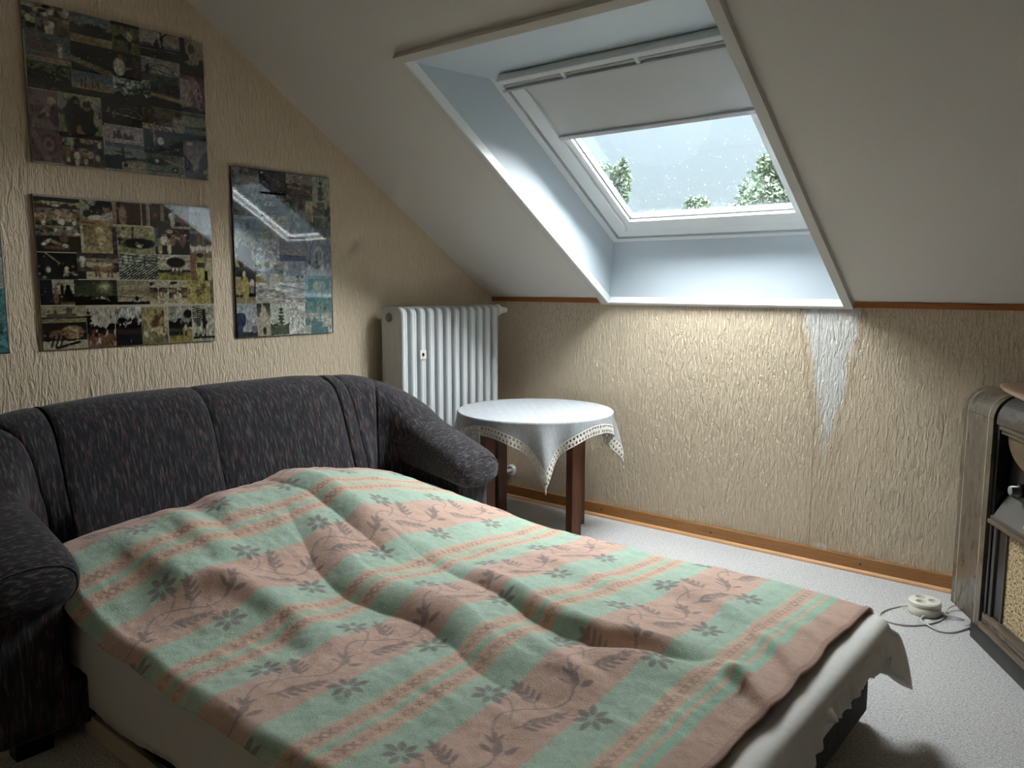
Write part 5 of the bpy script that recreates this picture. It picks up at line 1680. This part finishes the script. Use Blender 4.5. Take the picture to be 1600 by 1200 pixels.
box('shelf_moulding', (0.186, T1, -0.008, 0.06, 0.494, 0.510), 'moulding_wood', mc, 0.004, local=True)
box('shelf_moulding', (0.188, T1, 0.0, 0.06, 0.510, 0.522), 'grey_metal', mc, 0.002, local=True)
box('post', (0.190, 0.206, 0.0, 0.03, 0.15, 0.494), 'cabinet_black', mc, 0.003, local=True)
box('post', (0.208, 0.232, 0.006, 0.03, 0.15, 0.494), 'plinth_dark', mc, 0.004, local=True)
box('post', (0.234, 0.296, 0.014, 0.035, 0.15, 0.494), 'cabinet_black', mc, 0.003, local=True)
box('speaker_cloth', (0.300, T1, 0.018, 0.05, 0.160, 0.494), 'speaker_cloth', mc, local=True)
box('cloth_trim', (0.296, 0.301, 0.010, 0.03, 0.156, 0.494), 'grey_metal', mc, local=True)
box('cloth_trim', (0.296, T1, 0.010, 0.03, 0.154, 0.160), 'grey_metal', mc, local=True)
box('bottom_rail', (0.165, T1, -0.004, 0.05, 0.088, 0.112), 'moulding_wood', mc, 0.005, local=True)
box('bottom_rail', (0.172, T1, 0.004, 0.05, 0.112, 0.132), 'walnut', mc, 0.004, local=True)
box('bottom_rail', (0.180, T1, 0.0, 0.05, 0.132, 0.154), 'moulding_wood', mc, 0.005, local=True)
box('plinth', (0.048, T1, 0.022, 0.40, 0.0, 0.0855), 'plinth_dark', mc, local=True)

# brown satin mat lying on the cabinet
V, F = [], []
Rm = []
ctr = mc.matrix_basis if False else None
cz, sz = math.cos(mc.rotation_euler.z), math.sin(mc.rotation_euler.z)
L2W = lambda t, w, z: (mc.location.x + t * cz - w * sz, mc.location.y + t * sz + w * cz, z)
rings = []
for q, h in ((1.0, 0.0), (1.006, 0.004), (1.0, 0.009), (0.97, 0.012), (0.90, 0.011), (0.5, 0.0115), (0.02, 0.012)):
    ring_ = []
    for i in range(72):
        a = 2 * PI * i / 72
        c_, s_ = math.cos(a), math.sin(a)
        t_ = 0.45 + 0.585 * q * math.copysign(abs(c_) ** 0.8, c_)
        w_ = 0.225 + 0.185 * q * math.copysign(abs(s_) ** 0.8, s_)
        top = ZR + (math.sqrt(max(AR_ ** 2 - max(AR_ - w_, 0) ** 2, 0)))
        ring_.append(L2W(t_, w_, top + 0.003 + h + (0.0025 * math.sin(9 * a) if 0.9 < q else 0)))
    rings.append(ring_)
V, F = loft(rings)
tag(recalc(mesh('cabinet_mat', V, F, 'satin_brown', None, True)), 'padded brown satin mat lying on the radio cabinet', 'mat')

# ================================================================== ROUND SOCKET BLOCK WITH CABLE
SC = (2.655, -0.330)
sk = tag(empty('extension_socket', (SC[0], SC[1], 0)), 'round white three-way socket block with coiled cable on the carpet', 'socket')
SR_ = 0.062
lathe('housing', [(0, 0.001), (SR_ - 0.002, 0.001), (SR_, 0.004), (SR_, 0.034), (SR_ - 0.003, 0.035), (SR_ - 0.003, 0.037), (0, 0.037)], (SC[0], SC[1], 0), 'socket_plastic', sk, 56)
WR = 0.0195
wells = [(0.031 * math.cos(a), 0.031 * math.sin(a)) for a in (2.35, 2.35 + 2 * PI / 3, 2.35 + 4 * PI / 3)]
from mathutils.geometry import delaunay_2d_cdt
pts2, edg2 = [], []


def circ(x, y, r, n):
    b0 = len(pts2)
    for i in range(n):
        pts2.append(Vector((x + r * math.cos(2 * PI * i / n), y + r * math.sin(2 * PI * i / n))))
        edg2.append((b0 + i, b0 + (i + 1) % n))


circ(0, 0, SR_ - 0.005, 56)
for (x, y) in wells:
    circ(x, y, WR, 24)
v2, _, f2, _, _, _ = delaunay_2d_cdt(pts2, edg2, [], 0, 1e-6)
V = [(SC[0] + q.x, SC[1] + q.y, 0.056) for q in v2]
F = []
for f in f2:
    mx2, my2 = sum(v2[i].x for i in f) / 3, sum(v2[i].y for i in f) / 3
    if all(math.hypot(mx2 - x, my2 - y) > WR * 0.985 for x, y in wells):
        F.append(list(f))
b0 = len(V)
for r, h in ((SR_ - 0.005, 0.056), (SR_, 0.051), (SR_, 0.037)):
    V += [(SC[0] + r * math.cos(2 * PI * i / 56), SC[1] + r * math.sin(2 * PI * i / 56), h) for i in range(56)]
for k in (0, 1):
    F += [[b0 + k * 56 + i, b0 + k * 56 + (i + 1) % 56, b0 + k * 56 + 56 + (i + 1) % 56, b0 + k * 56 + 56 + i] for i in range(56)]
lid = recalc(mesh('lid', V, F, 'socket_plastic', sk))
for (x, y) in wells:
    w_ = lathe('socket_well', [(WR + 0.0016, 0.0562), (WR + 0.001, 0.0572), (WR, 0.0562), (WR, 0.042), (0, 0.042)], (SC[0] + x, SC[1] + y, 0), 'socket_plastic', sk, 28, cap0=False)
    V = [(SC[0] + x + (WR - 0.0005) * math.cos(a), SC[1] + y + (WR - 0.0005) * math.sin(a), 0.0424) for a in np.linspace(0, 2 * PI, 25)[:-1]]
    mesh('well_floor', V, [list(range(24))], 'socket_well_grey', w_)
    for s_ in (-1, 1):
        lathe('pin_hole', [(0, 0.0432), (0.0026, 0.0432), (0.0026, 0.0426)], (SC[0] + x + 0.0095 * s_, SC[1] + y, 0), 'cabinet_black', w_, 10)
zc_ = 0.0045
cab = [(2.595, -0.325, 0.018), (2.585, -0.328, 0.012), (2.552, -0.350, zc_), (2.522, -0.434, zc_), (2.527, -0.500, zc_), (2.572, -0.532, zc_), (2.640, -0.516, zc_), (2.696, -0.454, zc_), (2.728, -0.370, zc_), (2.728, -0.290, 0.008), (2.735, -0.235, 0.016), (2.775, -0.190, 0.02), (2.83, -0.15, 0.012)]
tube('cable', cab, 0.0038, 'cable_white', sk, 8, smooth_path=6)
cab2 = [(2.80, -0.315, zc_), (2.76, -0.33, 0.012), (2.712, -0.345, 0.016), (2.672, -0.380, 0.012), (2.665, -0.43, zc_), (2.70, -0.474, zc_ + 0.004), (2.745, -0.497, zc_), (2.79, -0.475, zc_), (2.825, -0.40, zc_), (2.85, -0.33, zc_)]
tube('cable', cab2, 0.0038, 'cable_white', sk, 8, smooth_path=6)
